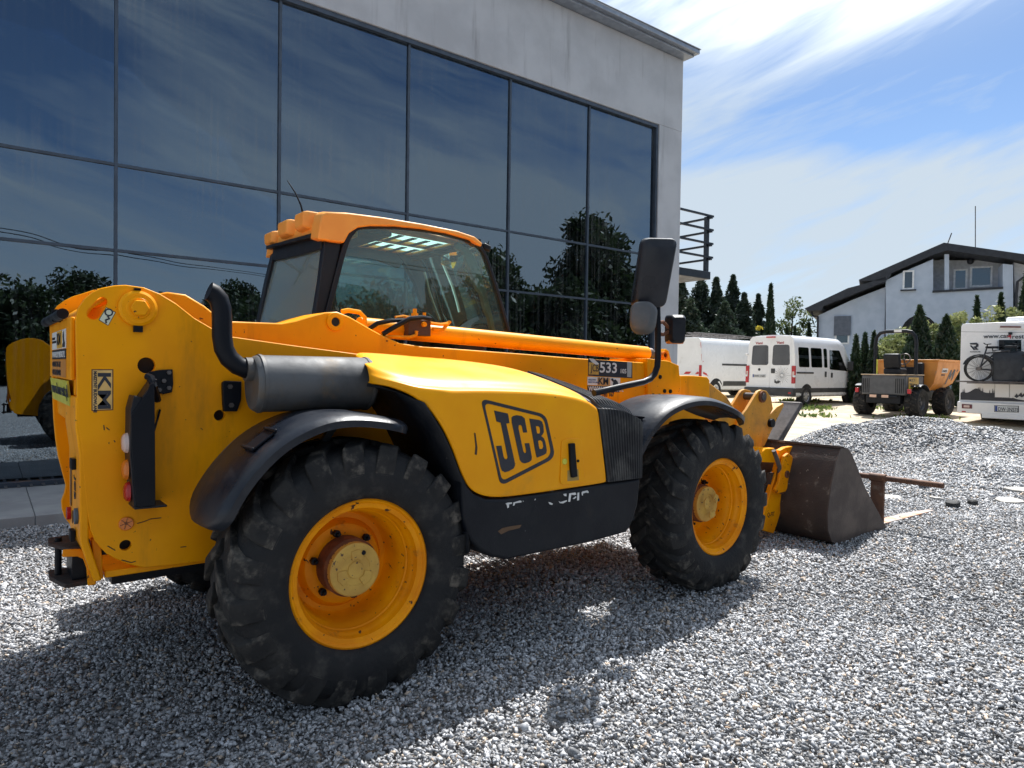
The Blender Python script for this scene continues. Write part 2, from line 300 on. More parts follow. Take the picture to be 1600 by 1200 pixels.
# ---- ground sheet
xs = np.unique(np.round(np.concatenate([np.linspace(-500, -20, 9), np.linspace(-20, 60, 161), np.linspace(60, 600, 10)]), 3)); ys = np.unique(np.round(np.concatenate([np.linspace(-500, -20, 9), np.linspace(-20, 50, 141), np.linspace(50, 600, 10)]), 3))
gx, gy = np.meshgrid(xs, ys, indexing='ij'); gz = np.vectorize(ground_h)(gx, gy)
nx, ny = gx.shape; vv = np.stack([gx, gy, gz-.012], -1).reshape(-1, 3)
fi = [(i*ny+j, (i+1)*ny+j, (i+1)*ny+j+1, i*ny+j+1) for i in range(nx-1) for j in range(ny-1)]
me = bpy.data.meshes.new('ground'); me.from_pydata(vv.tolist(), [], fi); me.shade_smooth()
dd = (vv[:, 0]-CPOS.x)*cos(CYAW)+(vv[:, 1]-CPOS.y)*sin(CYAW); lat = (vv[:, 0]-CPOS.x)*sin(CYAW)-(vv[:, 1]-CPOS.y)*cos(CYAW)
ga = np.clip(1-(dd-(13.2+.25*np.clip(lat-5, 0, 6)))/1.5, 0, 1)*np.clip((vv[:, 0]+60)/5, 0, 1); gr = np.clip((dd-21.5)/8, 0, 1)*.22
for nm, arr in (('gravel', ga), ('grass', gr)):
    a = me.attributes.new(nm, 'FLOAT', 'POINT'); a.data.foreach_set('value', arr.astype(np.float32))
GM = groundmat(); me.materials.append(GM); go = bpy.data.objects.new('ground', me); C.objects.link(go); go['kind'] = 'structure'
# ---- crushed stone
def stone_templates(n=18):
    out = []
    for k in range(n):
        bm = bmesh.new(); m = 7+k % 3
        for i in range(m):
            v = Vector(rng.normal(size=3)).normalized()*(.85+.25*rng.random()); bm.verts.new((v.x*.66, v.y*.50, v.z*.36))
        bmesh.ops.convex_hull(bm, input=bm.verts); 
        for v in [v for v in bm.verts if not v.link_faces]: bm.verts.remove(v)
        bm.verts.ensure_lookup_table(); bm.verts.index_update()
        out.append((np.array([v.co[:] for v in bm.verts]), np.array([[v.index for v in f.verts] for f in bm.faces]))); bm.free()
    return out
TPL = stone_templates()
def stones(name, P, size, m, colf=None):
    """P (n,3) stone centres, size (n,) lengths -> one mesh of separate stones"""
    n = len(P); kind = rng.integers(0, len(TPL), n); V = []; Fc = []; Cc = []; off = 0
    q = rng.normal(size=(n, 4)); q[:, 1:3] *= .38; q /= np.linalg.norm(q, axis=1)[:, None]; w, x, y, z = q.T
    Rm = np.stack([1-2*(y*y+z*z), 2*(x*y-z*w), 2*(x*z+y*w), 2*(x*y+z*w), 1-2*(x*x+z*z), 2*(y*z-x*w), 2*(x*z-y*w), 2*(y*z+x*w), 1-2*(x*x+y*y)], -1).reshape(-1, 3, 3)
    g = rng.random(n); base = np.where(g < .25, .20+.12*rng.random(n), np.where(g < .78, .36+.20*rng.random(n), .58+.16*rng.random(n)))
    col = np.stack([base*.99, base, base*1.03, np.ones(n)], -1); lf = .86+.16*np.sin(P[:, 0]*1.3+.8*np.sin(P[:, 1]*1.1))*np.cos(P[:, 1]*1.7+P[:, 0]*.5); col[:, :3] *= lf[:, None]; br = rng.random(n) < .07; col[br, :3] = np.stack([base*1.0, base*.80, base*.62], -1)[br]
    for k, (tv, tf) in enumerate(TPL):
        ix = np.where(kind == k)[0]
        if not len(ix): continue
        st = (1+.35*rng.normal(size=(len(ix), 1, 3))*.5)
        v = np.einsum('nij,nvj->nvi', Rm[ix], tv[None]*st)*size[ix, None, None]+P[ix, None, :]
        V.append(v.reshape(-1, 3)); Fc.append((tf[None]+(off+np.arange(len(ix))*len(tv))[:, None, None]).reshape(-1, 3)); Cc.append(np.repeat(col[ix], len(tv), 0)); off += len(ix)*len(tv)
    V = np.concatenate(V); Fc = np.concatenate(Fc); Cc = np.concatenate(Cc)
    me = bpy.data.meshes.new(name); me.vertices.add(len(V)); me.vertices.foreach_set('co', V.astype(np.float32).ravel())
    me.loops.add(Fc.size); me.loops.foreach_set('vertex_index', Fc.astype(np.int32).ravel()); me.polygons.add(len(Fc)); me.polygons.foreach_set('loop_start', np.arange(0, Fc.size, 3, dtype=np.int32))
    me.update(calc_edges=True); a = me.color_attributes.new('stone', 'FLOAT_COLOR', 'POINT'); a.data.foreach_set('color', Cc.astype(np.float32).ravel())
    me.materials.append(m); o = bpy.data.objects.new(name, me); C.objects.link(o); return o
SM = bpy.data.materials.new('crushed_granite'); SM.use_nodes = True; t = SM.node_tree; p = t.nodes['Principled BSDF']; a = t.nodes.new('ShaderNodeAttribute'); a.attribute_name = 'stone'
tcx = t.nodes.new('ShaderNodeTexCoord'); nz = t.nodes.new('ShaderNodeTexNoise'); nz.inputs['Scale'].default_value = 160; nz.inputs['Detail'].default_value = 3; t.links.new(tcx.outputs['Object'], nz.inputs[0])
mm = t.nodes.new('ShaderNodeMix'); mm.data_type = 'RGBA'; mm.blend_type = 'MULTIPLY'; mm.inputs[0].default_value = .7; t.links.new(a.outputs['Color'], mm.inputs[6])
rr = t.nodes.new('ShaderNodeMapRange'); rr.inputs['From Min'].default_value = .35; rr.inputs['From Max'].default_value = .65; rr.inputs['To Min'].default_value = .6; rr.inputs['To Max'].default_value = 1.15; t.links.new(nz.outputs[0], rr.inputs[0]); t.links.new(rr.outputs[0], mm.inputs[7]); t.links.new(mm.outputs[2], p.inputs['Base Color'])
p.inputs['Roughness'].default_value = .6; p.inputs['Specular IOR Level'].default_value = .4
def scatter(d0, d1, dens, s0, s1, l0=-.95, l1=1.12, lift=0.):
    A = (l1-l0)/2*(d1*d1-d0*d0); n = int(A*dens); d = np.sqrt(d0*d0+rng.random(n)*(d1*d1-d0*d0)); l = (l0+rng.random(n)*(l1-l0))*d
    x = CPOS.x+cos(CYAW)*d+sin(CYAW)*l; y = CPOS.y+sin(CYAW)*d-cos(CYAW)*l
    s = s0+(s1-s0)*rng.random(n)**2; s = np.where(rng.random(n) < .012, s*1.7, s); k = y < 4.84; return x[k], y[k], s[k], d[k]
X_, Y_, Z_, S_ = [], [], [], []
for a_ in ((2.0, 4.6, 4700, .013, .033), (4.6, 8.5, 2500, .019, .038), (8.5, 13.6, 1050, .030, .052)):
    x, y, s, d = scatter(*a_); edge = d > 12.3+rng.random(len(d))*1.6
    und = .016*np.sin(x*.9+.4*y)*np.cos(y*.8-.3*x)+.008*np.sin(x*2.3+1)*np.cos(y*1.9)+.006*np.sin(x*5+y*4)
    X_.append(x[~edge]); Y_.append(y[~edge]); S_.append(s[~edge]); Z_.append((und+rng.random(len(x))*.012+.012+np.vectorize(ground_h)(x, y))[~edge])
X_, Y_, Z_, S_ = map(np.concatenate, (X_, Y_, Z_, S_))
keep = heap_h(X_, Y_) < .12
o = stones('gravel', np.stack([X_, Y_, Z_], -1)[keep], S_[keep], SM); tag(o, kind='stuff')
# ---- gravel heap: mound and its stones in one object
n = 80; hx0, hy0 = PD(1480, 12.6); ax_ = np.linspace(-6, 6, n); HX, HY = np.meshgrid(hx0+ax_, hy0+ax_, indexing='ij'); hh = heap_h(HX, HY)
HZ = hh-.05+np.vectorize(ground_h)(HX, HY)
k = 30000; px_ = hx0-6+12*rng.random(k*5); py_ = hy0-6+12*rng.random(k*5); ph = heap_h(px_, py_); kk = ph > .05
P = np.stack([px_, py_, ph+np.vectorize(ground_h)(px_, py_)-.045], -1)[kk]
hs = stones('gravel_heap', P, .030+.030*rng.random(len(P)), SM)
b_ = bmesh.new(); b_.from_mesh(hs.data); cl_ = b_.verts.layers.float_color['stone']
gv = [[b_.verts.new((HX[i, j], HY[i, j], HZ[i, j])) for j in range(n)] for i in range(n)]
for r_ in gv:
    for v in r_: v[cl_] = (.10, .10, .105, 1)
for i in range(n-1):
    for j in range(n-1):
        if hh[i, j] > .02: b_.faces.new((gv[i][j], gv[i+1][j], gv[i+1][j+1], gv[i][j+1]))
for v in [v for r_ in gv for v in r_ if not v.link_faces]: b_.verts.remove(v)
b_.to_mesh(hs.data); b_.free(); tag(hs, 'long low heap of loose grey crushed stone in front of the camper', 'gravel heap')
# ---- broken concrete lumps lying in front of the heap
CONC = mat('broken_concrete', (.50, .48, .45), .9, col2=(.36, .34, .31), ns=9, bump=.5, bs=30); LUMPD = mat('dark_lump', (.035, .035, .035), .8, bump=.4)
def chunk(name, px, py, L_, Wd, H_, m, label, cat, grp):
    q = U(px, py, 2, 0.0); b = MB(); k = 7; an = sorted(rng.random(k)*6.28+np.arange(k)*.0); an = [i*2*pi/k+rng.random()*.5 for i in range(k)]
    r = [.7+.4*rng.random() for _ in an]
    b.loft([[(cos(a)*r_*L_/2*.95, sin(a)*r_*Wd/2*.95, -.02) for a, r_ in zip(an, r)], [(cos(a)*r_*L_/2, sin(a)*r_*Wd/2, H_*.75+.01*rng.random()) for a, r_ in zip(an, r)], [(cos(a)*r_*L_*.36, sin(a)*r_*Wd*.36, H_*(.9+.2*rng.random())) for a, r_ in zip(an, r)]])
    o = b.build(name, m, smooth=15); o.location = (q.x, q.y, .008); o.rotation_euler = (.08*rng.normal(), .08*rng.normal(), rng.random()*3); tag(o, label, cat, grp)
CH = [(1484, 751, .42, .25, .07, 'white slab of broken concrete nearest the end of the fork bar'), (1508, 748, .62, .22, .05, 'long thin piece of broken concrete, middle of three in a row'), (1540, 755, .50, .30, .06, 'flat pale concrete piece ending the row before the heap'),
      (1393, 780, .40, .26, .05, 'flat pale stone just beyond the rusty fork post'), (1575, 785, .50, .32, .05, 'pale flat concrete lump by the right edge of the photo'), (1590, 768, .45, .25, .06, 'light concrete piece at the far right of the gravel'), (1464, 782, .22, .15, .06, 'small pale stone above the fork tip')]
for a_ in CH: chunk('concrete_piece', a_[0], a_[1], a_[2]*.8, a_[3], a_[4]*.55, CONC, a_[5], 'rubble', 'broken concrete on the gravel')
chunk('dark_lump', 1488, 794, .20, .15, .08, LUMPD, 'small black lump lying alone right of the fork tip', 'lump', 'dark lumps on the gravel')
chunk('dark_lump', 1520, 791, .17, .14, .07, LUMPD, 'dark grey lump right of the black one on the gravel', 'lump', 'dark lumps on the gravel')
chunk('dark_lump', 1442, 763, .26, .16, .10, mat('grey_rock', (.13, .13, .135), .8, bump=.5), 'grey rock lying between fork bar and concrete pieces', 'lump', 'dark lumps on the gravel')
# ---- pavement strip along the facade
SLAB = mat('paving_slab', (.33, .33, .33), .85, col2=(.26, .26, .265), ns=2, bump=.2, bs=90)
DL = R(-.64); FN = Vector((-sin(DL), cos(DL), 0)); FU = Vector((cos(DL), sin(DL), 0)); BO = FN*7.0
b = MB(); y0, y1 = -2.13, -.30
u = -9.0
while u < 12:
    for (a0, a1) in ((y0, -1.22), (-1.215, y1)): b.bx(u, u+.995, a0, a1, -.1, .115+.002*rng.random())
    u += 1.0
o = b.build('pavement', SLAB, bevel=.006, off=None); o.location = BO; o.rotation_euler = (0, 0, DL); o['kind'] = 'structure'
b = MB(); b.bx(-9, 12, -.295, -.02, -.1, .085)
u = -9
while u < 11: b.bx(u, u+.03, -.27, -.05, .085, .115); u += .12
o = b.build('drain_grate', mat('grate', (.10, .105, .11), .5, .5)); o.location = BO; o.rotation_euler = (0, 0, DL); tag(o, 'dark slotted drain channel along the foot of the glass wall', 'drain')
# ---- commercial building
bd = thing('glass_building', BO, 'grey rendered building with a wall of dark mirror glass panes', 'building', rz=DL)
Z0 = Vector((0, 0, 0))
REND = mat('grey_render', (.53, .54, .56), .85, col2=(.45, .46, .48), ns=1.2, bump=.25, bs=120, dirt=(.26, .26, .27), dlo=.55, dhi=.80, ds=1.4, dstretch=(2.6, 2.6, .22), chip=(.2, .2, .2), clo=.80, cs=9)
ALU = mat('dark_aluminium', (.07, .09, .12), .4, .3); FLASH = mat('roof_flashing', (.30, .34, .40), .4, .4)
x0, x1 = -10., 10.89; b = MB()
b.bx(x0, x1, 0, .35, 6.87, 8.45); b.bx(10.14, x1, .0, .35, -.1, 6.87); b.bx(x0, -8.4, .0, .35, -.1, 6.87)
# end wall with its openings, back wall, roof slab
b.bx(x1-.3, x1, .35, .9, -.1, 8.45); b.bx(x1-.3, x1, .9, 3.2, -.1, 3.9); b.bx(x1-.3, x1, .9, 3.2, 6.15, 8.45); b.bx(x1-.3, x1, 3.2, 12, -.1, 8.45); b.bx(x1-.3, x1, 1.35, 1.6, 3.9, 6.15)
b.bx(x0, x0+.3, .35, 12, -.1, 8.45); b.bx(x0, x1, 12, 12.3, -.1, 8.45); b.bx(x0+.3, x1-.3, .35, 12, 8.1, 8.3)
b.build('wall', REND, bd, bevel=.012, off=Z0)
b = MB(); b.bx(x0+.3, x1-.3, .30, 12, 3.15, 3.75); b.bx(x0+.3, x1-.3, 6, 6.2, -.1, 3.15); b.bx(x0+.3, x1-.3, 7, 7.2, 3.75, 8.1); b.bx(4.2, 4.5, 3, 3.3, 3.75, 8.1); b.build('interior_floor', mat('interior_dark', (.10, .10, .10), .9), bd, off=Z0)
b = MB(); b.tube([(8.6, 2.2, 3.75), (10.3, 2.2, 5.4)], .05, 6); b.tube([(8.2, 1.2, 3.75), (10.2, 1.2, 5.3)], .04, 6); b.bx(9.3, 9.4, 1.15, 1.25, 3.75, 4.7); b.build('interior_railing', ALU, bd, off=Z0)
mu = [-8.31, -6.26, -4.2, -2.13, -.06, 2.0, 4.09, 6.165, 8.14]; b = MB()
for u in mu: b.bx(u-.019, u+.019, .07, .16, .12, 6.80)
b.bx(-8.4, 10.14, .03, .18, 6.80, 6.868); b.bx(10.08, 10.138, .03, .18, .12, 6.80); b.bx(-8.4, 10.08, .03, .18, .06, .13)
for z in (4.06, 2.98):
    us = [-8.4]+mu+[10.08]
    for i in range(len(us)-1): b.bx(us[i]+.020, us[i+1]-.020, .075, .15, z-.018, z+.018)
b.build('window_frame', ALU, bd, off=Z0)
us = mu+[10.08]
for i in range(len(us)-1):
    for z0, z1 in ((.13, 2.962), (2.998, 4.042), (4.078, 6.80)):
        g = MB(); tl = .0012*rng.normal(); tz = .0010*rng.normal(); a0, a1 = us[i]+.019, us[i+1]-.019
        g.loft([[(a0, .10+tl, z0), (a1, .10-tl, z0), (a1, .108-tl, z0), (a0, .108+tl, z0)], [(a0, .10+tl+tz, z1), (a1, .10-tl+tz, z1), (a1, .108-tl+tz, z1), (a0, .108+tl+tz, z1)]])
        g.build('glass_pane', GFAC, bd, off=Z0, smooth=0)
b = MB(); b.bx(x0-.3, x1+.06, -.24, 12.6, 8.452, 8.50); b.bx(x0-.3, x1+.13, -.34, 12.6, 8.503, 8.59); b.bx(x0, x1+.15, -.365, 12.7, 8.593, 8.612)
b.build('roof_flashing', FLASH, bd, bevel=.008, off=Z0)
BAL = mat('balcony_steel', (.022, .032, .045), .45, .3); b = MB(); bx_ = x1+1.16
b.bx(x1, bx_, .02, 3.3, 3.72, 3.90); b.build('balcony_floor', BAL, bd, off=Z0, bevel=.01)
b = MB()
for z in (5.2, 4.88, 4.56, 4.24): b.bx(x1, bx_+.10, .03, .075, z-.022, z+.022); b.bx(bx_-.06, bx_-.015, -.02, 3.3, z-.075, z-.03)
b.bx(bx_-.10, bx_+.0, .08, .16, 3.9, 5.18); b.bx(bx_-.1, bx_-.0, 3.2, 3.28, 3.9, 5.18); b.build('balcony_railing', BAL, bd, off=Z0)
# ---- house behind the yard
ho = Vector((38.59, 12.73, 0)); HA = R(-66); Hu = Vector((cos(HA), sin(HA), 0)); Hn = Vector((-Hu.y, Hu.x, 0))   # Hn points away from the camera
def H(px, py, v=0):
    d = Fv + R2*((px-800)/CF) + U2*((600-py)/CF); o_ = ho+Hn*v; s = (o_-CPOS).dot(Hn)/d.dot(Hn); q = CPOS+d*s-ho; return (q.dot(Hu), q.z)
hs_ = thing('house', ho, 'pale rendered two-storey house with dark roof and recessed balcony', 'house', rz=HA)
HW = mat('house_render', (.44, .51, .62), .9, col2=(.39, .46, .57), ns=2, bump=.5, bs=90); HW2 = mat('loggia_render', (.44, .46, .50), .9, bump=.2); TILE = mat('roof_tiles', (.022, .026, .036), .6, bump=.4, bs=30); WFR = mat('white_frame', (.75, .77, .8), .4)  # blue of shade and haze is put into the house render colour
def hp(pts, v=0): return [H(a, c, v) for a, c in pts]
def prism_l(b, pts, v0, v1): b.prism(pts, 1, v0, v1)
b = MB(); L0 = hp([(1278, 640), (1278, 492), (1330, 468), (1384, 447)]); u3 = L0[3][0]; prism_l(b, [L0[0], L0[1], L0[2], L0[3], (u3, L0[0][1])], .4, 9)
M0 = hp([(1384, 640), (1384, 438), (1420, 421), (1458, 405), (1458, 455), (1567, 449), (1567, 412), (1583, 414), (1583, 640)]); prism_l(b, M0, 0, 1.6)
mm_ = hp([(1384, 640), (1384, 438), (1475, 398), (1583, 410), (1583, 640)]); prism_l(b, mm_, 1.62, 9)
c_ = hp([(1476, 397), (1483, 397), (1483, 454), (1476, 454)]); prism_l(b, c_, .02, .3); b.build('wall', HW, hs_, off=Z0)
b = MB(); c_ = hp([(1450, 400), (1575, 400), (1575, 456), (1450, 456)]); prism_l(b, c_, 1.55, 1.615); b.build('loggia_wall', HW2, hs_, off=Z0)
b = MB(); ov = -.30
prism_l(b, hp([(1257, 482), (1325, 450), (1352, 443), (1384, 432), (1384, 440), (1372, 444), (1286, 478), (1284, 484.5), (1262, 485.5)], ov), ov, 9.4)
prism_l(b, hp([(1342, 437), (1475, 379), (1600, 397), (1660, 406), (1660, 420), (1600, 408), (1560, 402), (1481, 391), (1460, 397), (1392, 427), (1392, 430), (1384, 438), (1346, 439)], ov), ov, 9.8)
b.build('roof', TILE, hs_, off=Z0)
b = MB(); prism_l(b, hp([(1584, 410), (1650, 425), (1650, 640), (1592, 640)], .3), .3, 9); b.build('side_wing', HW2, hs_, off=Z0)
def hwin(x0_, y0_, x1_, y1_, v, gm=GWIN, sill=True, split=None, shutter=None):
    q = hp([(x0_, y1_), (x1_, y1_), (x1_, y0_), (x0_, y0_)], v); ua, ub = q[0][0], q[1][0]; za, zb = q[0][1], q[3][1]; b = MB(); f = .09
    b.bx(ua, ub, v-.06, v, za, za+f); b.bx(ua, ub, v-.06, v, zb-f, zb); b.bx(ua, ua+f, v-.06, v, za+f, zb-f); b.bx(ub-f, ub, v-.06, v, za+f, zb-f)
    w = b.build('window', WFR, hs_, off=Z0); g = MB(); g.bx(ua+f, ub-f, v-.03, v-.02, za+f, zb-f); p_ = g.build('pane', gm, w, off=Z0)
    g = MB(); g.bx(ua+f, ub-f, v-.012, v-.004, za+f, zb-f); g.build('dark_room_sheet', mat('room_dark', (.06, .07, .09), .9) if 'room_dark' not in bpy.data.materials else bpy.data.materials['room_dark'], w, off=Z0)  # dark sheet behind the pane stands for the unlit room
    if sill: g = MB(); g.bx(ua-.1, ub+.1, v-.16, v-.061, za-.07, za-.0); g.build('sill', TILE, w, off=Z0)
    if shutter: g = MB(); g.bx(ua-.05, ub+.05, v-.12, v-.062, za+(zb-za)*shutter, zb+.06); g.build('roller_shutter', mat('shutter', (.10, .12, .16), .6, bump=.3, bs=40), w, off=Z0)
hwin(1410, 423, 1428, 453, 0); hwin(1304, 496, 1327, 538, .4, sill=False, shutter=.32); hwin(1489, 421, 1511, 453, 1.55, sill=False); hwin(1515, 417, 1550, 449, 1.55, sill=False)
b = MB(); q = hp([(1457, 456), (1567, 450)]); b.loft([[(q[0][0], -.08, q[0][1]-.05), (q[0][0], .1, q[0][1]-.05), (q[0][0], .1, q[0][1]+.06), (q[0][0], -.08, q[0][1]+.06)], [(q[1][0], -.08, q[1][1]-.05), (q[1][0], .1, q[1][1]-.05), (q[1][0], .1, q[1][1]+.06), (q[1][0], -.08, q[1][1]+.06)]]); b.build('balcony_ledge', TILE, hs_, off=Z0)
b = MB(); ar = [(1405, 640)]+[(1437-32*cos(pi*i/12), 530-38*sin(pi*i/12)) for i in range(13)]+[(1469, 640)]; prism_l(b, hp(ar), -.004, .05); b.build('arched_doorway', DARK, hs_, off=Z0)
b = MB(); q = hp([(1516, 409)], 1.5)[0]; b.sphere((q[0], 1.42, q[1]), .16, 6); b.build('wall_lamp', TILE, hs_, off=Z0)
b = MB(); q0 = hp([(1524, 322)], 3)[0]; q1 = hp([(1524, 400)], 3)[0]; b.cyl((q1[0], 3, q1[1]), (q0[0], 3, q0[1]), .025, 6); q0 = hp([(1487, 364)], 2)[0]; q1 = hp([(1478, 388)], 2)[0]; b.cyl((q1[0], 2, q1[1]), (q0[0], 2, q0[1]), .03, 5); split_loose(b.build('antenna_mast', STEEL, hs_, off=Z0), 'antenna_mast')
b = MB(); q = hp([(1268, 487), (1270, 494), (1278, 495)], .2); b.tube([(a, .2, c) for a, c in q]+[(q[2][0], .3, -.5+1)], .06, 6); q = hp([(1600, 433), (1590, 440), (1588, 460), (1588, 600)], .1); b.tube([(a, .1, c) for a, c in q], .07, 6); split_loose(b.build('downpipe', TILE, hs_, off=Z0), 'downpipe')
# ================================================================ VEGETATION
def leafmat(name, dark, light, rough=.6):
    m = bpy.data.materials.new(name); m.use_nodes = True; t = m.node_tree; t.nodes.clear(); n_ = t.nodes.new; l_ = t.links.new
    a = n_('ShaderNodeAttribute'); a.attribute_name = 'lc'; x = n_('ShaderNodeMix'); x.data_type = 'RGBA'; l_(a.outputs['Fac'], x.inputs[0]); x.inputs[6].default_value = (*dark, 1); x.inputs[7].default_value = (*light, 1)
    d = n_('ShaderNodeBsdfDiffuse'); tr = n_('ShaderNodeBsdfTranslucent'); g = n_('ShaderNodeBsdfGlossy'); g.inputs['Roughness'].default_value = .45; s = n_('ShaderNodeMixShader'); s.inputs[0].default_value = .35; s2 = n_('ShaderNodeMixShader'); s2.inputs[0].default_value = .04; o = n_('ShaderNodeOutputMaterial')
    l_(x.outputs[2], d.inputs[0]); l_(x.outputs[2], tr.inputs[0]); l_(d.outputs[0], s.inputs[1]); l_(tr.outputs[0], s.inputs[2]); l_(s.outputs[0], s2.inputs[1]); l_(g.outputs[0], s2.inputs[2]); l_(s2.outputs[0], o.inputs[0]); return m
LF = {'thuja': leafmat('thuja_leaf', (.012, .028, .016), (.035, .065, .028)), 'spruce': leafmat('spruce_needles', (.016, .030, .022), (.045, .070, .042)), 'willow': leafmat('willow_leaf', (.09, .13, .04), (.30, .32, .13)), 'birch': leafmat('birch_leaf', (.05, .08, .03), (.16, .19, .07)), 'dark': leafmat('dark_leaf', (.012, .022, .010), (.05, .075, .025)), 'grass': leafmat('grass_blade', (.05, .10, .02), (.20, .26, .07)), 'yellow': leafmat('yellow_leaf', (.25, .22, .03), (.5, .42, .05))}
BARK = mat('bark', (.06, .045, .035), .9, bump=.6, bs=30)
def leaves(P, size, m, name, parent, elong=1., up=0.):
    n = len(P); a = rng.normal(size=(n, 3)); a[:, 2] += up; a /= np.linalg.norm(a, axis=1)[:, None]; b = np.cross(a, rng.normal(size=(n, 3))); b /= np.linalg.norm(b, axis=1)[:, None]
    s = (size*(.6+.8*rng.random(n)))[:, None] if np.isscalar(size) else size[:, None]
    V = np.stack([P-a*s*elong, P+b*s*.5, P+a*s*elong, P-b*s*.5], 1).reshape(-1, 3); F = np.arange(4*n).reshape(-1, 4)
    me = bpy.data.meshes.new(name); me.vertices.add(4*n); me.vertices.foreach_set('co', V.astype(np.float32).ravel()); me.loops.add(4*n); me.loops.foreach_set('vertex_index', F.astype(np.int32).ravel()); me.polygons.add(n); me.polygons.foreach_set('loop_start', np.arange(0, 4*n, 4, dtype=np.int32)); me.update(calc_edges=True)
    cl = .5+.28*np.sin(P[:, 0]*3.1+1)*np.cos(P[:, 1]*2.7)+.2*np.sin(P[:, 2]*4)+.25*rng.normal(size=n); at = me.attributes.new('lc', 'FLOAT', 'POINT'); at.data.foreach_set('value', np.repeat(np.clip(cl, 0, 1), 4).astype(np.float32))
    me.materials.append(m); o = bpy.data.objects.new(name, me); C.objects.link(o); o.parent = parent; return o
def trunk(parent, h, r, limbs=0, spread=.5):
    b = MB(); b.tube([(0, 0, -.15), (.02*h, .01*h, h*.5), (0, 0, h)], [r, r*.7, r*.25], 7)
    for i in range(limbs):
        z = h*(.3+.6*i/max(limbs, 1)); a = i*2.4; l = spread*(1-.5*i/max(limbs, 1)); b.tube([(0, 0, z), (cos(a)*l*.5, sin(a)*l*.5, z+l*.35), (cos(a)*l, sin(a)*l, z+l*.55)], [r*.4, r*.25, r*.08], 5)
    return b.build('trunk', BARK, parent, off=Z0)
def thuja(x, y, z, h, w, label, grp, n=None, cat='thuja'):
    t = thing('thuja_tree', (x, y, z), label, cat, grp, rz=rng.random()*6); trunk(t, h*.85, .05)
    n = n or int(700*h*w)+900; u = rng.random(n)**.8; a = rng.random(n)*6.283; prof = np.where(u < .12, .55+u*3.7, 1-((u-.12)/.88)**1.7); lob = 1+.10*np.sin(a*5+u*9)+.07*np.sin(a*9-u*21)
    r = w/2*prof*lob*np.sqrt(.45+.55*rng.random(n)); leaves(np.stack([r*np.cos(a), r*np.sin(a), .05+u*h], -1), .055+.012*h/2, LF['thuja'], 'crown', t, 1.5, 1.6); return t
def spruce(x, y, z, h, w, label, grp, kind='spruce', n=9000):
    t = thing('spruce_tree', (x, y, z), label, 'spruce', grp, rz=rng.random()*6); trunk(t, h*.97, .12)
    u = rng.random(n)**.95*.985; k = (u*16).astype(int); fr = u*16-k; ang = rng.integers(0, 9, n)*.698+k*1.1+rng.normal(size=n)*.13
    L_ = w/2*1.55*(1-u)**1.05*(.70+.45*np.sin(k*2.3+np.round(ang)*1.7)); tt = rng.random(n)**.6; r = np.clip(L_, .03, None)*tt; zz_ = h*(u-.0)-r*.28+rng.normal(size=n)*.06+.25
    leaves(np.stack([r*np.cos(ang), r*np.sin(ang), np.clip(zz_, .1, h)], -1), .105, LF[kind], 'crown', t, 1.3, .4); return t
def bushy(name, x, y, z, h, w, label, cat, grp, kind, n=4000, ls=.1, th=.25, clumps=26, el=1.3, base=.25, limbs=7):
    t = thing(name, (x, y, z), label, cat, grp, rz=rng.random()*6); trunk(t, h*.8, max(.03, h*.02), limbs, w*.42)
    cs = []
    for i in range(clumps):
        zz_ = base+(1-base)*rng.random(); prof = sin(pi*min(max((zz_-base)/(1-base)*.80+.14, 0), 1))**.7; a = rng.random()*6.283; rr = w/2*prof*sqrt(rng.random())*.85; cs.append((rr*cos(a), rr*sin(a), zz_*h*.93, w*th*(.45+.55*rng.random())))
    cs = np.array(cs); ix = rng.integers(0, clumps, n); v = rng.normal(size=(n, 3)); v /= np.linalg.norm(v, axis=1)[:, None]; v *= (cs[ix, 3]*(.25+.85*rng.random(n)**.5))[:, None]; v[:, 2] *= .8
    P = cs[ix, :3]+v; P[:, 2] = np.clip(P[:, 2], .05, None); leaves(P, ls, LF[kind], 'crown', t, el, .2); return t
def gz_(x, y): return ground_h(x, y)
def place(px, d): x, y = PD(px, d); return x, y, ground_h(x, y)
def hpx(py, px, d): # height of a picture row at a bearing
    return (CPOS + (Fv + R2*((px-800)/CF) + U2*((600-py)/CF))*d).z
for px, py, wpx, d, lb in ((1336, 527, 20, 26, 'leftmost and thinnest dark thuja right of the white minibus'), (1350, 524, 22, 26.4, 'middle thuja of three between the minibus and the dumper'), (1364, 522, 22, 26, 'thuja just behind the left post of the roll bar'),
                       (1434, 482, 52, 25.5, 'tall broad dark thuja rising right behind the roll bar'), (1476, 496, 54, 25, 'wide dark thuja behind the orange skip'), (1523, 466, 20, 30, 'slim thuja above the left edge of the camper roof'), (1560, 462, 26, 30, 'pointed thuja above the camper roof vent'), (1600, 424, 34, 31, 'tallest thuja at the right edge by the house corner'),
                       (1201, 446, 20, 40, 'tall narrow thuja standing against the sky above the minibus'), (1262, 506, 14, 41, 'small thuja at the left corner of the house'), (1240, 512, 12, 40, 'low thuja under the birch'), (1228, 514, 12, 40.5, 'short thuja at the left foot of the birch')):
    x, y, z = place(px, d); h = hpx(py, px, d)-z; thuja(x, y, z, h, wpx*d/CF*1.05, lb, 'thuja trees in front of the house')
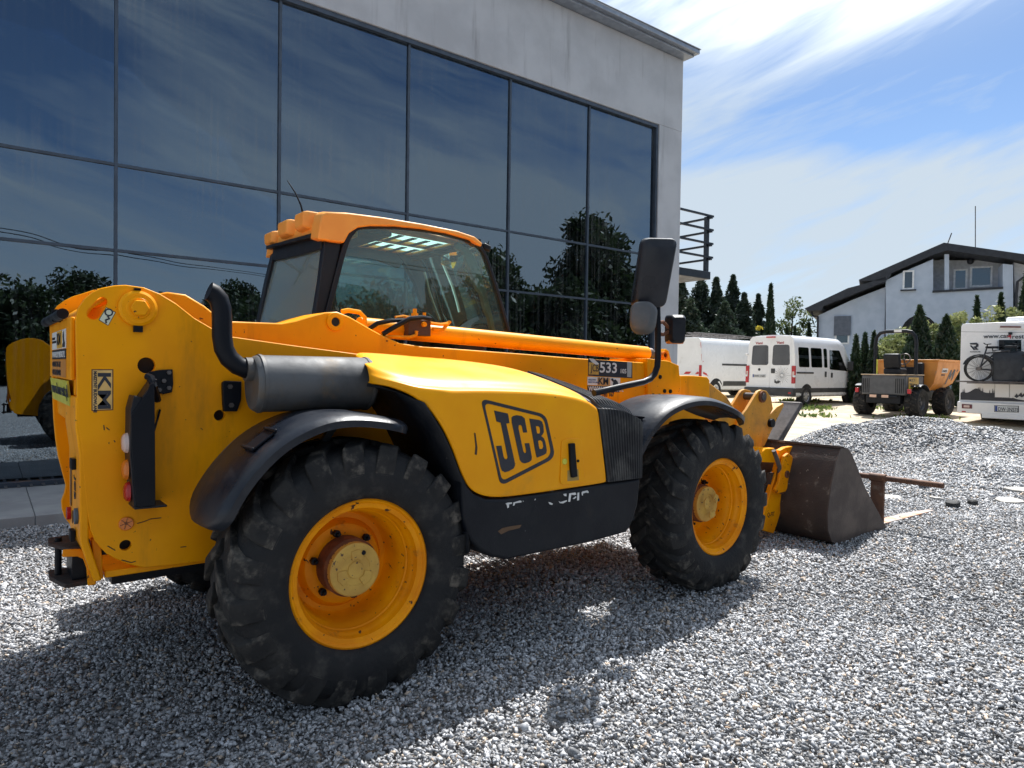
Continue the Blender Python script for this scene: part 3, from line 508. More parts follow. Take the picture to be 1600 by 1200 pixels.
for px, py, d, w, lb in ((1062, 442, 42, 4.5, 'dark spruce half hidden behind the building corner'), (1092, 428, 44, 4.2, 'tallest spruce right under the balcony'), (1116, 436, 43, 4.0, 'broad spruce second from the balcony'), (1142, 432, 45, 3.6, 'spiky spruce in the middle of the clump'), (1160, 460, 43, 3.4, 'lower spruce on the right side of the clump'), (1182, 462, 46, 2.6, 'thin ragged spruce standing beside the narrow thuja'), (1077, 470, 40, 4, 'low dark spruce in front under the balcony'), (1130, 474, 40, 4, 'low dense spruce in front of the clump')):
    x, y, z = place(px, d); spruce(x, y, z, hpx(py, px, d)-z, w, lb, 'spruces behind the white vans')
x, y, z = place(1236, 45); bushy('birch_tree', x, y, z, hpx(462, 1236, 45)-z, 3.2, 'airy light green birch between the narrow thuja and the house', 'birch', None, 'birch', 2600, .09, .2, 34, 1.4)
x, y, z = place(1272, 46); bushy('birch_tree', x, y, z, 3.1, 1.5, 'small airy tree touching the left wall of the house', 'tree', None, 'birch', 900, .09, .22, 14, 1.4)
x, y, z = place(1188, 37); bushy('yellow_shrub', x, y, z, hpx(504, 1188, 37)-z, .9, 'small yellow leaved shrub behind the minibus roof', 'shrub', None, 'yellow', 500, .07, .25, 10)
for px, py, d, w, n, lb in ((1402, 505, 28, 1.9, 2600, 'loose pale willow shrub seen inside the roll bar'), (1455, 480, 28.5, 1.5, 2200, 'pale green shrub between the two big thujas'), (1492, 488, 28, 1.6, 2400, 'pale shrub right of the wide thuja'), (1540, 478, 29, 1.7, 2200, 'pale shrub between the two thujas above the camper'), (1580, 462, 31, 1.5, 1800, 'thin tall shrub left of the tallest thuja'), (1378, 540, 27, 1.3, 1600, 'low pale shrub left of the dumper seat'), (1500, 478, 31, 1.4, 1500, 'upright shrub tip left of the slim thuja')):
    x, y, z = place(px, d); bushy('willow_shrub', x, y, z, hpx(py, px, d)-z, w, lb, 'shrub', 'pale shrubs in front of the house', 'willow', n, .065, .22, 26, 1.7)
# grass under the parked vehicles: nobody could count it
k = 16000; d = 20.5+8*rng.random(k); pxs = 1150+450*rng.random(k); v_ = np.stack([CPOS.x+(Fv.x+R2.x*(pxs-800)/CF)*d, CPOS.y+(Fv.y+R2.y*(pxs-800)/CF)*d], -1)
m_ = (np.sin(v_[:, 0]*1.1+.5)*np.cos(v_[:, 1]*1.7)+.35*rng.normal(size=k)) > .8; v_ = v_[m_]; P = np.concatenate([v_, (np.vectorize(ground_h)(v_[:, 0], v_[:, 1])+.03)[:, None]], 1)
g = leaves(P, .07, LF['grass'], 'grass', None, 1.2, 1.5); g['kind'] = 'stuff'
# trees across the road, behind the photographer: seen in the glass wall
q = 0
for x, y, h, w, lb in ((-20, -36, 8, 9, 'broad dark tree nearest the left end of the row'), (-12.5, -35, 8.5, 9, 'broad dark tree second in the nearer row'), (-5.5, -34, 6.6, 8, 'low broad tree third in the nearer row'), (.5, -36, 6.4, 7, 'low bushy tree fourth in the nearer row'), (6.5, -35, 5.6, 7, 'low bushy tree fifth in the nearer row'), (12.5, -36, 6.2, 7, 'bushy tree sixth in the nearer row'), (18.5, -35, 5.8, 7, 'bushy tree seventh in the nearer row'), (24.5, -33, 6.2, 8, 'broad tree at the right end of the nearer row'), (-16, -40, 9, 8, 'dark tree at the left end of the row across the yard'), (-9, -43, 10, 8, 'second dark tree of the row across the yard'), (-2.5, -38, 7.2, 6, 'low round tree across the yard'), (3.5, -42, 8.4, 6, 'dark tree with a flat top across the yard'), (9, -39, 6.2, 5, 'smallest dark tree across the yard'), (15, -42, 8, 6, 'dark bushy tree across the yard'), (21, -41, 7.4, 5, 'narrow dark tree across the yard'), (27, -38, 7.6, 6, 'leafy tree across the yard near its end'),
                   (23.5, -9.5, 9.6, 5.5, 'big leafy tree at the right side of the yard'), (27.5, -12, 10.2, 5, 'tall leafy tree behind the big one'), (18.5, -12.5, 8.0, 5.5, 'round leafy tree at the right side of the yard'), (31, -8, 10.5, 6, 'tall dark tree by the road'), (22, -17, 8.8, 6, 'wide dark tree further down the road'), (36, -14, 9.5, 7, 'last wide tree down the road'), (34, -34, 10, 8, 'large dark tree at the end of the row'), (20, -7.5, 5.2, 6.5, 'low dark shrub mass at the right side of the yard'), (26, -15.5, 6.5, 8, 'broad dark shrub down the road'), (15.5, -16, 5.0, 7, 'low spreading tree at the right side of the yard'), (30, -19, 7, 9, 'broad dark tree behind the road shrubs'), (11, -22, 4.2, 7, 'low spreading shrub across the yard')):
    bushy('leafy_tree', x, y, 0, h, w, lb, 'tree', 'trees on the other side of the yard', 'dark', 9500, .17, .25, 52, 1.1, .0, 9)

POLE = mat('weathered_wood', (.16, .13, .10), .9, bump=.4)
for x, y, h, lb in ((-16, -30, 11.0, 'left wooden utility pole across the yard'), (24, -29, 7.6, 'right wooden utility pole across the yard')):
    t_ = thing('utility_pole', (x, y, 0), lb, 'utility pole', 'utility poles across the yard'); q = MB(); q.cyl((0, 0, -.2), (0, 0, h), .14, 10, .10); q.build('post', POLE, t_, off=Z0); q = MB(); q.bx(-.05, .05, -.7, .7, h-.45, h-.33); q.build('cross_arm', POLE, t_, off=Z0)
for s_, lb in ((-.6, 'overhead power line on the near side of the poles'), (.6, 'overhead power line on the far side of the poles')):
    q = MB(); q.tube([(-16+40*k/16, -30+k/16+s_, 10.68-3.4*k/16-.9*(1-(k/8-1)**2)) for k in range(17)], .022, 5); o = q.build('power_line', BLKG, None); tag(o, lb, 'power line', 'power lines across the yard')
# ================================================================ TELEHANDLER (forward = +X, its right side faces us, ground z = 0)
TH = thing('telehandler', (1.37, 1.15, 0), 'big yellow telescopic handler with black mudguards parked on grey gravel by the glass wall', 'telehandler')
YN = .55; YF = 1.66
def px_prism(name, pts, y0, y1, m, parent=TH, bevel=.006, **k):
    b = MB(); b.prism(XZ(pts, y0), 1, y0, y1); return b.build(name, m, parent, bevel=bevel, **k)
def disc(name, px, py, y, r, dy, m, parent=TH, seg=24, bevel=0, **k):
    q = U(px, py, 1, y); b = MB(); b.cyl((q.x, y, q.z), (q.x, y-dy, q.z), r, seg); return b.build(name, m, parent, bevel=bevel, **k)
# ---- chassis side plates
plate = [(118, 499), (122, 482), (133, 466), (145, 456), (158, 450), (178, 446), (196, 445), (225, 449), (250, 459), (275, 474), (304, 497), (333, 514), (362, 526), (460, 540), (573, 555), (640, 600), (640, 830), (560, 850), (342, 874), (280, 882), (225, 887), (210, 884), (196, 880), (180, 873), (167, 866), (157, 856), (148, 845), (141, 828), (137, 807), (133, 774), (127, 700), (121, 653)]
b = MB(); pp = XZ(plate, YN); b.prism(pp, 1, YN, YN+.03); near = b.build('chassis_plate', YEL, TH, bevel=.004)
cc = []
for px, py, r in ((229, 571, .036), (343, 649, .026), (196, 852, .024)):
    q = U(px, py, 1, YN); m_ = MB(); m_.cyl((q.x, YN-.1, q.z), (q.x, YN+.1, q.z), r, 20); cc.append(m_)
qa, qb = U(146, 490, 1, YN), U(160, 471, 1, YN); m_ = MB(); dx, dz = qb.x-qa.x, qb.z-qa.z; ln = sqrt(dx*dx+dz*dz); an = atan2(dz, dx); sl_ = [(qa.x+.026*cos(an+pi/2+pi*i/8), qa.z+.026*sin(an+pi/2+pi*i/8)) for i in range(9)]+[(qb.x+.020*cos(an-pi/2+pi*i/8), qb.z+.020*sin(an-pi/2+pi*i/8)) for i in range(9)]
m_.prism(sl_, 1, YN-.1, YN+.1); cc.append(m_); cut(near, cc)
for p_ in near.data.polygons: p_.use_smooth = False
far = [(77, 501), (80, 490), (89, 478), (100, 470), (112, 464), (125, 460), (150, 452), (185, 448), (220, 452), (250, 462), (300, 500), (460, 540), (500, 545), (500, 830), (130, 834), (121, 830), (114, 824), (106, 815), (100, 807), (96, 794), (95, 782), (100, 768), (102, 757), (96, 735), (90, 712), (86, 685), (83, 653), (79, 560)]
px_prism('chassis_plate', far, YF, YF-.03, YEL, bevel=.004)
b = MB(); b.bx(-.97, -.38, YN+.05, YN+.06, .70, 1.62); b.build('hole_darkness', DARK, TH)  # dark sheet added behind the holes, stands for the darkness between the plates
# frame between the plates
def uxz(px, py, y): q = U(px, py, 1, y); return q.x, q.z
rx = pp[0][0]
b = MB(); ya, yb = YN+.032, YF-.032
def rear_strip(pts, th=.02):
    b.prism([(x, z) for x, z in pts]+[(x+th, z-.004) for x, z in pts][::-1], 1, ya, yb)
x0, z0 = uxz(140, 470, YN); top = [(rx+.012, 1.60), (rx+.010, 1.74), (rx+.035, 1.785), (rx+.10, 1.835), (rx+.20, 1.868)]
rear_strip(top, .03)
b.prism([(rx+.0, 1.40), (rx+.0, 1.27), (rx+.015, 1.15), (rx+.018, .78), (rx+.07, .60), (rx+.10, .60), (rx+.05, .78), (rx+.05, 1.15), (rx+.03, 1.28), (rx+.03, 1.40)], 1, YN+.001, .95)
b.prism([(rx+.02, 1.40), (rx+.025, 1.27), (rx+.22, 1.10), (rx+.23, .62), (rx+.26, .62), (rx+.25, 1.12), (rx+.05, 1.30), (rx+.045, 1.40)], 1, .98, yb)
rear_strip([(rx+.10, 1.60), (rx+.10, 1.40)], .02)
b.bx(-.95, 1.0, ya, yb, .60, .63); b.build('rear_frame', YEL, TH, bevel=.006)
b = MB(); b.bx(rx-.01, rx+.009, ya+.06, yb-.01, 1.47, 1.745); b.bx(rx+.012, rx+.10, ya+.12, yb-.04, 1.40, 1.73); b.build('plate_bracket', YEL, TH, bevel=.006)
b = MB(); b.cyl((rx-.025, ya+.20, 1.765), (rx-.025, yb+.06, 1.765), .024, 12); b.bx(rx-.045, rx+.0, 1.05, 1.09, 1.74, 1.80); b.build('rear_bar', BLKG, TH)
# stickers on the bracket, all facing the rear (-X)
def rear_quad(b, x, ya_, yb_, za, zb, th=.002): b.bx(x-th, x, ya_, yb_, za, zb)
XR = rx-.0105
def rpan(name, m, ya_, yb_, za, zb, x=XR, th=.002): b = MB(); rear_quad(b, x, ya_, yb_, za, zb, th); return b.build(name, m, TH)
PY0, PY1 = .80, 1.47
rpan('company_sticker', WHITE, PY0, PY1, 1.612, 1.700)
rpan('sticker_patch', mat('sticker_orange', (.80, .45, .06), .4), .95, 1.20, 1.615, 1.697, XR-.0022, .001)
flat_text('sticker_text', 'KM', INK, TH, (XR-.004, 1.195, 1.632), (0, -1, 0), (0, 0, 1), .080, 1.65, .001)
flat_text('sticker_text', 'MASZYNY\nBUDOWLANE', INK, TH, (XR-.0026, 1.45, 1.662), (0, -1, 0), (0, 0, 1), .018, 1.9)
b = MB(); b.prism([(.83, 1.618), (.93, 1.618), (.93, 1.63), (.90, 1.64), (.92, 1.672), (.88, 1.692), (.86, 1.65), (.83, 1.638)], 0, XR-.0035, XR-.0022); b.build('excavator_emblem', INK, TH)
rpan('web_sticker', INK, PY0, PY1, 1.563, 1.609)
flat_text('sticker_text', 'WWW.KMRENT.PL', WHITE, TH, (XR-.0026, PY1-.02, 1.572), (0, -1, 0), (0, 0, 1), .040, 1.85, .0005)
rpan('phone_sticker', mat('sticker_amber', (.62, .26, .05), .45), PY0, PY1, 1.478, 1.560)
flat_text('sticker_text', '+48 667 785 167', INK, TH, (XR-.0026, PY1-.02, 1.526), (0, -1, 0), (0, 0, 1), .036, 1.75, .001)
flat_text('sticker_text', '+48 572 009 038', INK, TH, (XR-.0026, PY1-.02, 1.486), (0, -1, 0), (0, 0, 1), .036, 1.75, .001)
YG = mat('yellow_green_plate', (.62, .60, .06), .4)
b = MB(); q0, q1 = Vector((rx-.014, 0, 1.465)), Vector((rx-.002, 0, 1.352)); b.loft([[(q0.x, .74, q0.z), (q0.x, 1.56, q0.z), (q0.x+.008, 1.56, q0.z), (q0.x+.008, .74, q0.z)], [(q1.x, .74, q1.z), (q1.x, 1.56, q1.z), (q1.x+.008, 1.56, q1.z), (q1.x+.008, .74, q1.z)]]); b.build('web_plate', YG, TH)
dv = (q0-q1).normalized(); flat_text('plate_text', 'www.kmrent.pl', INK, TH, q1+Vector((-.003, 1.50, 0))+dv*.040, (0, -1, 0), dv, .080, 1.55, .0006)
RX2 = rx+.016
b = MB()
for y, z in ((.70, 1.10), (.72, .78)): b.bx(RX2-.02, RX2, y-.035, y+.035, z-.024, z+.024)
split_loose(b.build('rear_block', BLKG, TH, bevel=.004), 'rear_block')
b = MB(); b.cyl((RX2-.012, .625, .88), (RX2, .625, .88), .035, 20); b.build('round_mark', mat('blue_grey_disc', (.07, .10, .14), .5), TH)
b = MB(); b.cyl((RX2-.015, .90, .845), (RX2, .90, .845), .03, 20); b.build('reflector', RED, TH)
b = MB(); 
b.prism([(.86+.03*cos(i*pi/8), .985+(.07 if sin(i*pi/8) > 0 else -.07)+.03*sin(i*pi/8)) for i in range(16)], 0, RX2-.003, RX2+.0); b.prism([(.80+.014*cos(i*pi/4), .845+.03*sin(i*pi/4)) for i in range(8)], 0, RX2-.003, RX2); b.build('slot_shade', mat('slot_brown', (.16, .07, .012), .8), TH)
flat_text('rear_logo', 'JCB', INK, TH, (RX2-.002, .73, 1.04), (0, 0, -1), (0, -1, 0), .07, .95, .001)
# tow hitch
b = MB(); hy0, hy1 = .66, .95; hx_ = -1.13
b.prism([(hx_, hy1), (hx_-.01, hy1-.12), (hx_+.06, hy0), (-.98, hy0), (-.98, hy1)], 2, .716, .732); b.prism([(hx_, hy1), (hx_-.005, hy1-.12), (hx_+.04, hy0), (-.98, hy0), (-.98, hy1)], 2, .560, .580); b.build('hitch_jaw', DRUST, TH, bevel=.004)
b = MB(); b.tube([(hx_+.03, hy0-.004, .718), (hx_+.09, hy0-.006, .712), (hx_+.12, hy0-.006, .69), (hx_+.135, hy0-.006, .64), (hx_+.14, hy0-.006, .56)], .016, 8, sect=[(-.5, -1), (.5, -1), (.5, 1), (-.5, 1)]); b.prism([(-1.0, .78), (-.965, .78), (-.955, .60), (-.985, .60)], 1, .58, .63); b.build('hitch_frame', YELR, TH, bevel=.004)
b = MB(); b.cyl((hx_+.03, .84, .545), (hx_+.03, .84, .75), .014, 12); b.bx(-1.06, -1.0, .70, .93, .582, .714); b.build('hitch_pin', BLKG, TH)
# ---- details on the near plate
for px, py in ((215, 482),):
    q = U(px, py, 1, YN); b = MB(); b.lathe([(.078, 0), (.078, -.016), (.066, -.024), (.05, -.024), (.045, -.03), (.0, -.03)], (q.x, YN, q.z), 1, 36)
    pb = b.build('pivot_boss', YEL, TH); b = MB(); b.cyl((q.x+.003, YN-.028, q.z), (q.x+.003, YN-.048, q.z), .038, 6); b.build('pivot_nut', YEL, pb, bevel=.004)
    b = MB(); b.bx(q.x-.018, q.x+.018, YN-.02, YN, q.z-.105, q.z-.078); b.bx(q.x-.016, q.x+.010, YN-.02, YN, q.z+.079, q.z+.088); split_loose(b.build('lock_tab', BLKG, pb), 'lock_tab')
def poly_plate(name, pts, y, th, m, parent=TH, bevel=.003, **k): return px_prism(name, pts, y-th, y, m, parent, bevel, **k)
# light guard with its lamps
gx = [(214, 634), (222, 622), (229, 612), (233, 601), (240, 598), (241, 640), (242, 790), (214, 793), (209, 760), (205, 700), (204, 650)]
g_ = poly_plate('light_guard', [(x+1, y) for x, y in gx], YN-.135, .008, BLKG, bevel=.002)
b = MB(); q = [U(a, c, 1, YN-.135) for a, c in ((204, 650), (205, 700), (209, 760), (214, 793))]
xg = q[1].x; zt, zb = U(205, 640, 1, YN-.13).z, U(213, 792, 1, YN-.13).z
b.prism([(xg+.012, zt+.06), (xg-.002, zt), (xg-.004, zt-.2), (xg+.012, zb), (xg+.03, zb), (xg+.04, zt+.05)], 1, YN-.134, YN-.002)
b.prism([(xg+.012, zb), (xg+.14, zb-.003), (xg+.14, zb-.012), (xg+.012, zb-.01)], 1, YN-.14, YN); b.prism([(xg+.04, zt+.05), (xg+.09, zt+.13), (xg+.10, zt+.13), (xg+.05, zt+.04)], 1, YN-.134, YN)
b.build('light_housing', BLK, g_, bevel=.003)
for py, m_, nm in ((693, WHL, 'reverse_lamp'), (735, ORA, 'indicator_lamp'), (770, RED, 'brake_lamp')):
    z = U(203, py, 1, YN-.10).z; b = MB(); sx = xg-.004 + (0 if py < 760 else .008)
    b.lathe([(.0001, -.022), (.028, -.020), (.040, -.012), (.045, 0)], (sx, YN-.066, z), 0, 20); b.build(nm, m_, g_)
b = MB(); b.prism(XZ([(228, 590), (233, 581), (250, 578), (270, 577), (271, 600), (269, 613), (255, 616), (240, 612), (234, 603)], YN-.014), 1, YN-.014, YN-.001); br = b.build('guard_bracket', BLKG, TH, bevel=.003)
b = MB(); 
for px, py in ((264, 582), (256, 595), (264, 606), (249, 609)): q = U(px, py, 1, YN-.018); b.cyl((q.x, YN-.026, q.z), (q.x, YN-.012, q.z), .010, 6)
split_loose(b.build('bolt', STEEL, br), 'bolt')
b = MB(); b.tube([uy for uy in (U(230, 588, 1, YN-.08), U(236, 590, 1, YN-.10), U(240, 603, 1, YN-.12), U(246, 625, 1, YN-.05))], .016, 8); b.build('guard_arm', BLKG, br)
b = MB(); b.tube([U(250, 640, 1, YN-.01), U(246, 655, 1, YN-.02), U(240, 675, 1, YN-.10)], .005, 6); b.build('lamp_cable', BLKG, g_)
b = MB(); b.prism(XZ([(348, 598), (352, 595), (378, 596), (377, 625), (371, 643), (350, 643), (349, 630)], YN-.03), 1, YN-.03, YN-.001); br2 = b.build('muffler_bracket', BLKG, TH, bevel=.004)
b = MB()
for px, py in ((359, 604), (361, 633)): q = U(px, py, 1, YN-.03); b.cyl((q.x, YN-.042, q.z), (q.x, YN-.028, q.z), .012, 6)
split_loose(b.build('bolt', STEEL, br2), 'bolt')
o = disc('side_reflector', 197, 818, YN-.001, .030, .008, ORA, bevel=.003); q = U(197, 818, 1, YN-.01); b = MB(); b.cyl((q.x, YN-.012, q.z), (q.x, YN-.008, q.z), .006, 8)
for i in range(6): a = i*pi/3+.3; b.box((q.x+.014*cos(a), YN-.0095, q.z+.014*sin(a)), (.022, .001, .0025), Matrix.Rotation(-a, 3, 'Y'))
b.build('reflector_screw', RUST, o)
# scratches on paint
SCR = mat('bare_scratch', (.06, .03, .02), .7)
b = MB()
for pts in (((214, 818), (225, 815), (235, 811), (252, 809)), ((168, 853), (180, 860)), ((190, 875), (205, 879), (212, 877)), ((282, 855), (291, 854)), ((162, 664), (163, 672)), ((166, 668), (171, 672)), ((178, 688), (180, 691))):
    q = [U(a, c, 1, YN-.0006) for a, c in pts]; b.tube(q, .0022, 4)
b.build('scratches', SCR, near)
# decals on the near plate: map picture rows/columns on the plate plane
def decal_frame(pts, y):   # corner TL, TR, BL in world
    a, c, d = (U(px, py, 1, y) for px, py in pts); return a, (c-a), (d-a)
TL, DX, DY = decal_frame(((143, 577), (177, 577), (143, 642)), YN-.0012)
b = MB(); b.prism([(TL.x, TL.z), (TL.x+DX.x, TL.z+DX.z), (TL.x+DX.x+DY.x, TL.z+DX.z+DY.z), (TL.x+DY.x, TL.z+DY.z)], 1, YN-.0015, YN-.0005); b.build('brand_sticker', INKB, near)
b = MB(); e = .004; b.prism([(TL.x+e, TL.z-e), (TL.x+DX.x-e, TL.z+DX.z-e), (TL.x+DX.x+DY.x-e, TL.z+DX.z+DY.z+e), (TL.x+DY.x+e, TL.z+DY.z+e)], 1, YN-.0022, YN-.0016); b.build('sticker_ground', mat('sticker_buff', (.80, .50, .16), .4), near)
h_, w_ = abs(DY.z), abs(DX.x)
# letters run downwards, tops to the right
flat_text('sticker_text', 'KM', INK, near, (TL.x+w_*.30, YN-.0025, TL.z-h_*.05), (0, 0, -1), (1, 0, 0), w_*.84, 1.0*h_/(w_*1.28), .0015)
flat_text('sticker_text', 'MASZYNY BUDOWLANE', INK, near, (TL.x+w_*.10, YN-.0025, TL.z-h_*.045), (0, 0, -1), (1, 0, 0), w_*.20, .98, .0007)
q = [U(a, c, 1, YN-.0015) for a, c in ((166, 480), (181, 488), (169, 509), (154, 500))]; b = MB(); b.prism([(v.x, v.z) for v in q], 1, YN-.0018, YN-.0006); b.build('warning_sticker', INK, near)
cx0 = sum((v.x for v in q))/4; cz0 = sum((v.z for v in q))/4; b = MB(); b.prism([(cx0+(v.x-cx0)*.90, cz0+(v.z-cz0)*.93) for v in q], 1, YN-.0026, YN-.0019); b.build('sticker_ground', mat('sticker_cream', (.70, .72, .55), .4), near)
b = MB(); qc = U(170, 488, 1, YN-.003)
b.lathe([(.011, 0), (.017, 0), (.017, -.0006), (.011, -.0006), (.011, 0)], (qc.x, YN-.0028, qc.z), 1, 16); b.tube([U(168, 494, 1, YN-.003), U(171, 498, 1, YN-.003), U(165, 500, 1, YN-.003), U(166, 505, 1, YN-.003)], .004, 5); b.build('sticker_symbol', INK, near)
# ---- boom
HY = mat('weathered_yellow', (.68, .30, .015), .55, col2=(.50, .24, .03), ns=6, dirt=(.22, .12, .05), dlo=.56, dhi=.8, ds=6, chip=(.08, .04, .02), clo=.68, cs=40, bump=.2)
by0, by1 = .78, 1.14
bo = [(240, 460), (262, 456), (290, 460), (320, 478), (336, 491), (362, 502), (440, 505), (462, 501), (482, 495), (508, 488), (527, 487), (547, 495), (580, 514), (602, 526), (625, 536), (657, 541), (820, 553), (905, 560), (1016, 567), (1016, 645), (820, 640), (600, 630), (400, 610), (250, 600)]
px_prism('boom', bo, by0, by1, YEL, bevel=.008)
b = MB(); q = U(523, 503, 1, by0); b.lathe([(.05, 0), (.05, -.012), (.038, -.016), (.026, -.016), (.024, 0)], (q.x, by0, q.z), 1, 30); o = b.build('boom_pin', YEL, TH); b = MB(); b.cyl((q.x, by0-.008, q.z), (q.x, by0, q.z), .024, 16); b.build('pin_bore', DARK, o)
b = MB(); q = [U(534, 487, 1, by0+.12), U(544, 485, 1, by0+.12), U(562, 488, 1, by0+.12), U(570, 496, 1, by0+.12), U(570, 510, 1, by0+.12)]; b.tube(q, .014, 8); b.build('boom_handle', YEL, TH)
px_prism('boom_collar', [(1012, 560), (1045, 564), (1061, 571), (1062, 585), (1064, 592), (1063, 660), (1013, 655)], by0-.03, by1+.03, YEL, bevel=.006)
b = MB()
for px, py in ((1031, 589), (1020, 618), (1030, 618.5), (1038, 611), (1047, 611.5)): q = U(px, py, 1, by0-.03); b.cyl((q.x, by0-.038, q.z), (q.x, by0-.03, q.z), .017, 10)
split_loose(b.build('collar_bolt', BLKG, TH), 'collar_bolt')
px_prism('inner_boom', [(1060, 587), (1085, 587), (1105, 589), (1109, 594), (1109, 617), (1108, 640), (1060, 640)], by0+.0, by1-.02, YEL, bevel=.006)
px_prism('weld_seam', [(1018.0, 563), (1020.5, 563), (1017.5, 655), (1015, 655)], by0-.032, by0-.029, YELR, bevel=0)
b = MB(); q = [uxz(a, c, .92) for a, c in ((1036, 566), (1036, 552), (1040, 545), (1045, 548), (1050, 568))]; b.prism(q, 1, .92, .98); o = b.build('boom_lug', YEL, TH, bevel=.004); q = U(1037, 555, 1, .91); b = MB(); b.lathe([(.02, 0), (.034, 0), (.034, -.03), (.02, -.03)], (q.x, .92, q.z), 1, 16); b.build('lug_ring', ORA, o)
# neck down to the head and the carriage
q1, q2 = U(1085, 600, 1, .85), U(1165, 690, 1, .85)
b = MB(); b.prism([(3.55, 1.50), (3.70, 1.50), (4.05, 1.33), (4.38, 1.05), (4.50, .80), (4.25, .78), (4.0, 1.05), (3.6, 1.25)], 1, .86, 1.08); b.build('boom_neck', HY, TH, bevel=.01)
hp_ = [(1181, 617), (1185, 611), (1190, 609), (1198, 611), (1205, 621), (1208, 639), (1202, 650), (1192, 680), (1190, 698), (1176, 706), (1169, 688), (1159, 680), (1152, 672), (1158, 655), (1163, 645), (1167, 640)]
hx = XZ(hp_, .80)
b = MB(); b.prism(hx, 1, .80, .83); hd = b.build('head_plate', HY, TH, bevel=.004)
b = MB(); b.prism(hx, 1, .98, 1.01); b.build('head_plate', HY, TH, bevel=.004)
qh = U(1190, 620, 1, .80); b = MB(); b.cyl((qh.x, .77, qh.z), (qh.x, 1.03, qh.z), .035, 16); b.build('head_pin', STEEL, TH); b = MB(); b.lathe([(.035, 0), (.055, 0), (.055, -.02), (.035, -.02)], (qh.x, .80, qh.z), 1, 20); b.build('pin_collar', RUST, hd)
b = MB(); b.prism(XZ([(1225, 630), (1215, 636), (1202, 650), (1192, 680), (1189, 700), (1196, 696), (1210, 665), (1226, 634)], .83), 1, .835, .97); b.build('tilt_link', HY, TH, bevel=.006)
q = U(1205, 661, 1, .82); b = MB(); b.cyl((q.x, .80, q.z), (q.x, .835, q.z), .042, 18); b.build('link_pin', BLKG, TH)
tp = U(1254, 631, 1, .80); bt = (4.98, .80)
b = MB(); b.prism([(tp.x+.02, tp.z-.02), (tp.x, tp.z+.015), (tp.x-.035, tp.z+.018), (tp.x-.06, tp.z-.02), (bt[0]-.30, bt[1]-.06), (bt[0]-.22, bt[1]-.10)], 1, .80, 1.03); b.build('deflector_plate', STEEL, TH, bevel=.012, seg=3)
# carriage (quick hitch) on the back of the bucket
cy = .60
def px_c(name, pts, y0, y1, m, **k): return px_prism(name, pts, y0, y1, m, **k)
px_c('carriage_rail', [(1187, 722), (1190, 708), (1196, 701), (1210, 700), (1216, 716), (1214, 723)], cy+.02, 1.6, YEL)
px_c('carriage_post', [(1216, 727), (1219, 704), (1228, 699), (1240, 697), (1241, 704), (1239, 720), (1226, 780), (1214, 820), (1209, 834), (1190, 828), (1193, 806), (1208, 755)], cy, cy+.05, YELR)
o = px_c('lock_plate', [(1226, 713), (1232, 708), (1238, 713), (1240, 725), (1244, 737), (1241, 751), (1233, 758), (1228, 768), (1217, 771), (1212, 765), (1218, 752), (1220, 737), (1224, 722)], cy-.05, cy-.02, YELR, bevel=.005)
q = U(1229, 741, 1, cy-.05); b = MB(); b.lathe([(.016, 0), (.034, 0), (.034, -.012), (.016, -.012)], (q.x, cy-.05, q.z), 1, 16); b.cyl((q.x, cy-.05, q.z), (q.x, cy-.052, q.z), .016, 12); b.build('lock_eye', RUST, o)
b = MB(); b.tube([U(1209, 704, 1, cy-.03), U(1213, 715, 1, cy-.03), U(1218, 730, 1, cy-.03), U(1217, 755, 1, cy-.02)], .020, 8); b.build('locking_pin', STEEL, TH)
px_c('carriage_foot', [(1182, 800), (1190, 796), (1194, 806), (1191, 822), (1184, 820)], cy+.06, cy+.2, YELR)
b = MB(); b.tube([U(1212, 768, 1, cy-.03), U(1222, 771, 1, cy-.04), U(1230, 766, 1, cy-.03)], .008, 6); b.build('safety_clip', RUST, o)
fq = U(1199, 806, 1, cy-.001); fq2 = U(1216, 803, 1, cy-.001); fd = (fq2-fq).normalized(); flat_text('carriage_text', 'Q-FIT', INKB, TH, (fq.x, cy-.0005, fq.z-.012), (fd.x, 0, fd.z), (-fd.z, 0, fd.x), .058, .85, .0006)
# ---- compensation cylinder lying on the boom
a0, a1 = U(560, 510, 1, .95), U(1010, 552.5, 1, .95)
b = MB(); b.lathe([(.0001, 0), (.058, .0), (.058, 1)], (0, 0, 0), 0, 8)
b = MB(); b.cyl(a0, a1, .058, 28); tb = b.build('boom_cylinder', YEL, TH, bevel=.006)
dr = (a1-a0).normalized(); b = MB(); b.cyl(a1+dr*.002, a1+dr*.05, .050, 24); b.cyl(a1+dr*.05, a1+dr*.16, .03, 16); b.build('cylinder_gland', STEEL, TH)
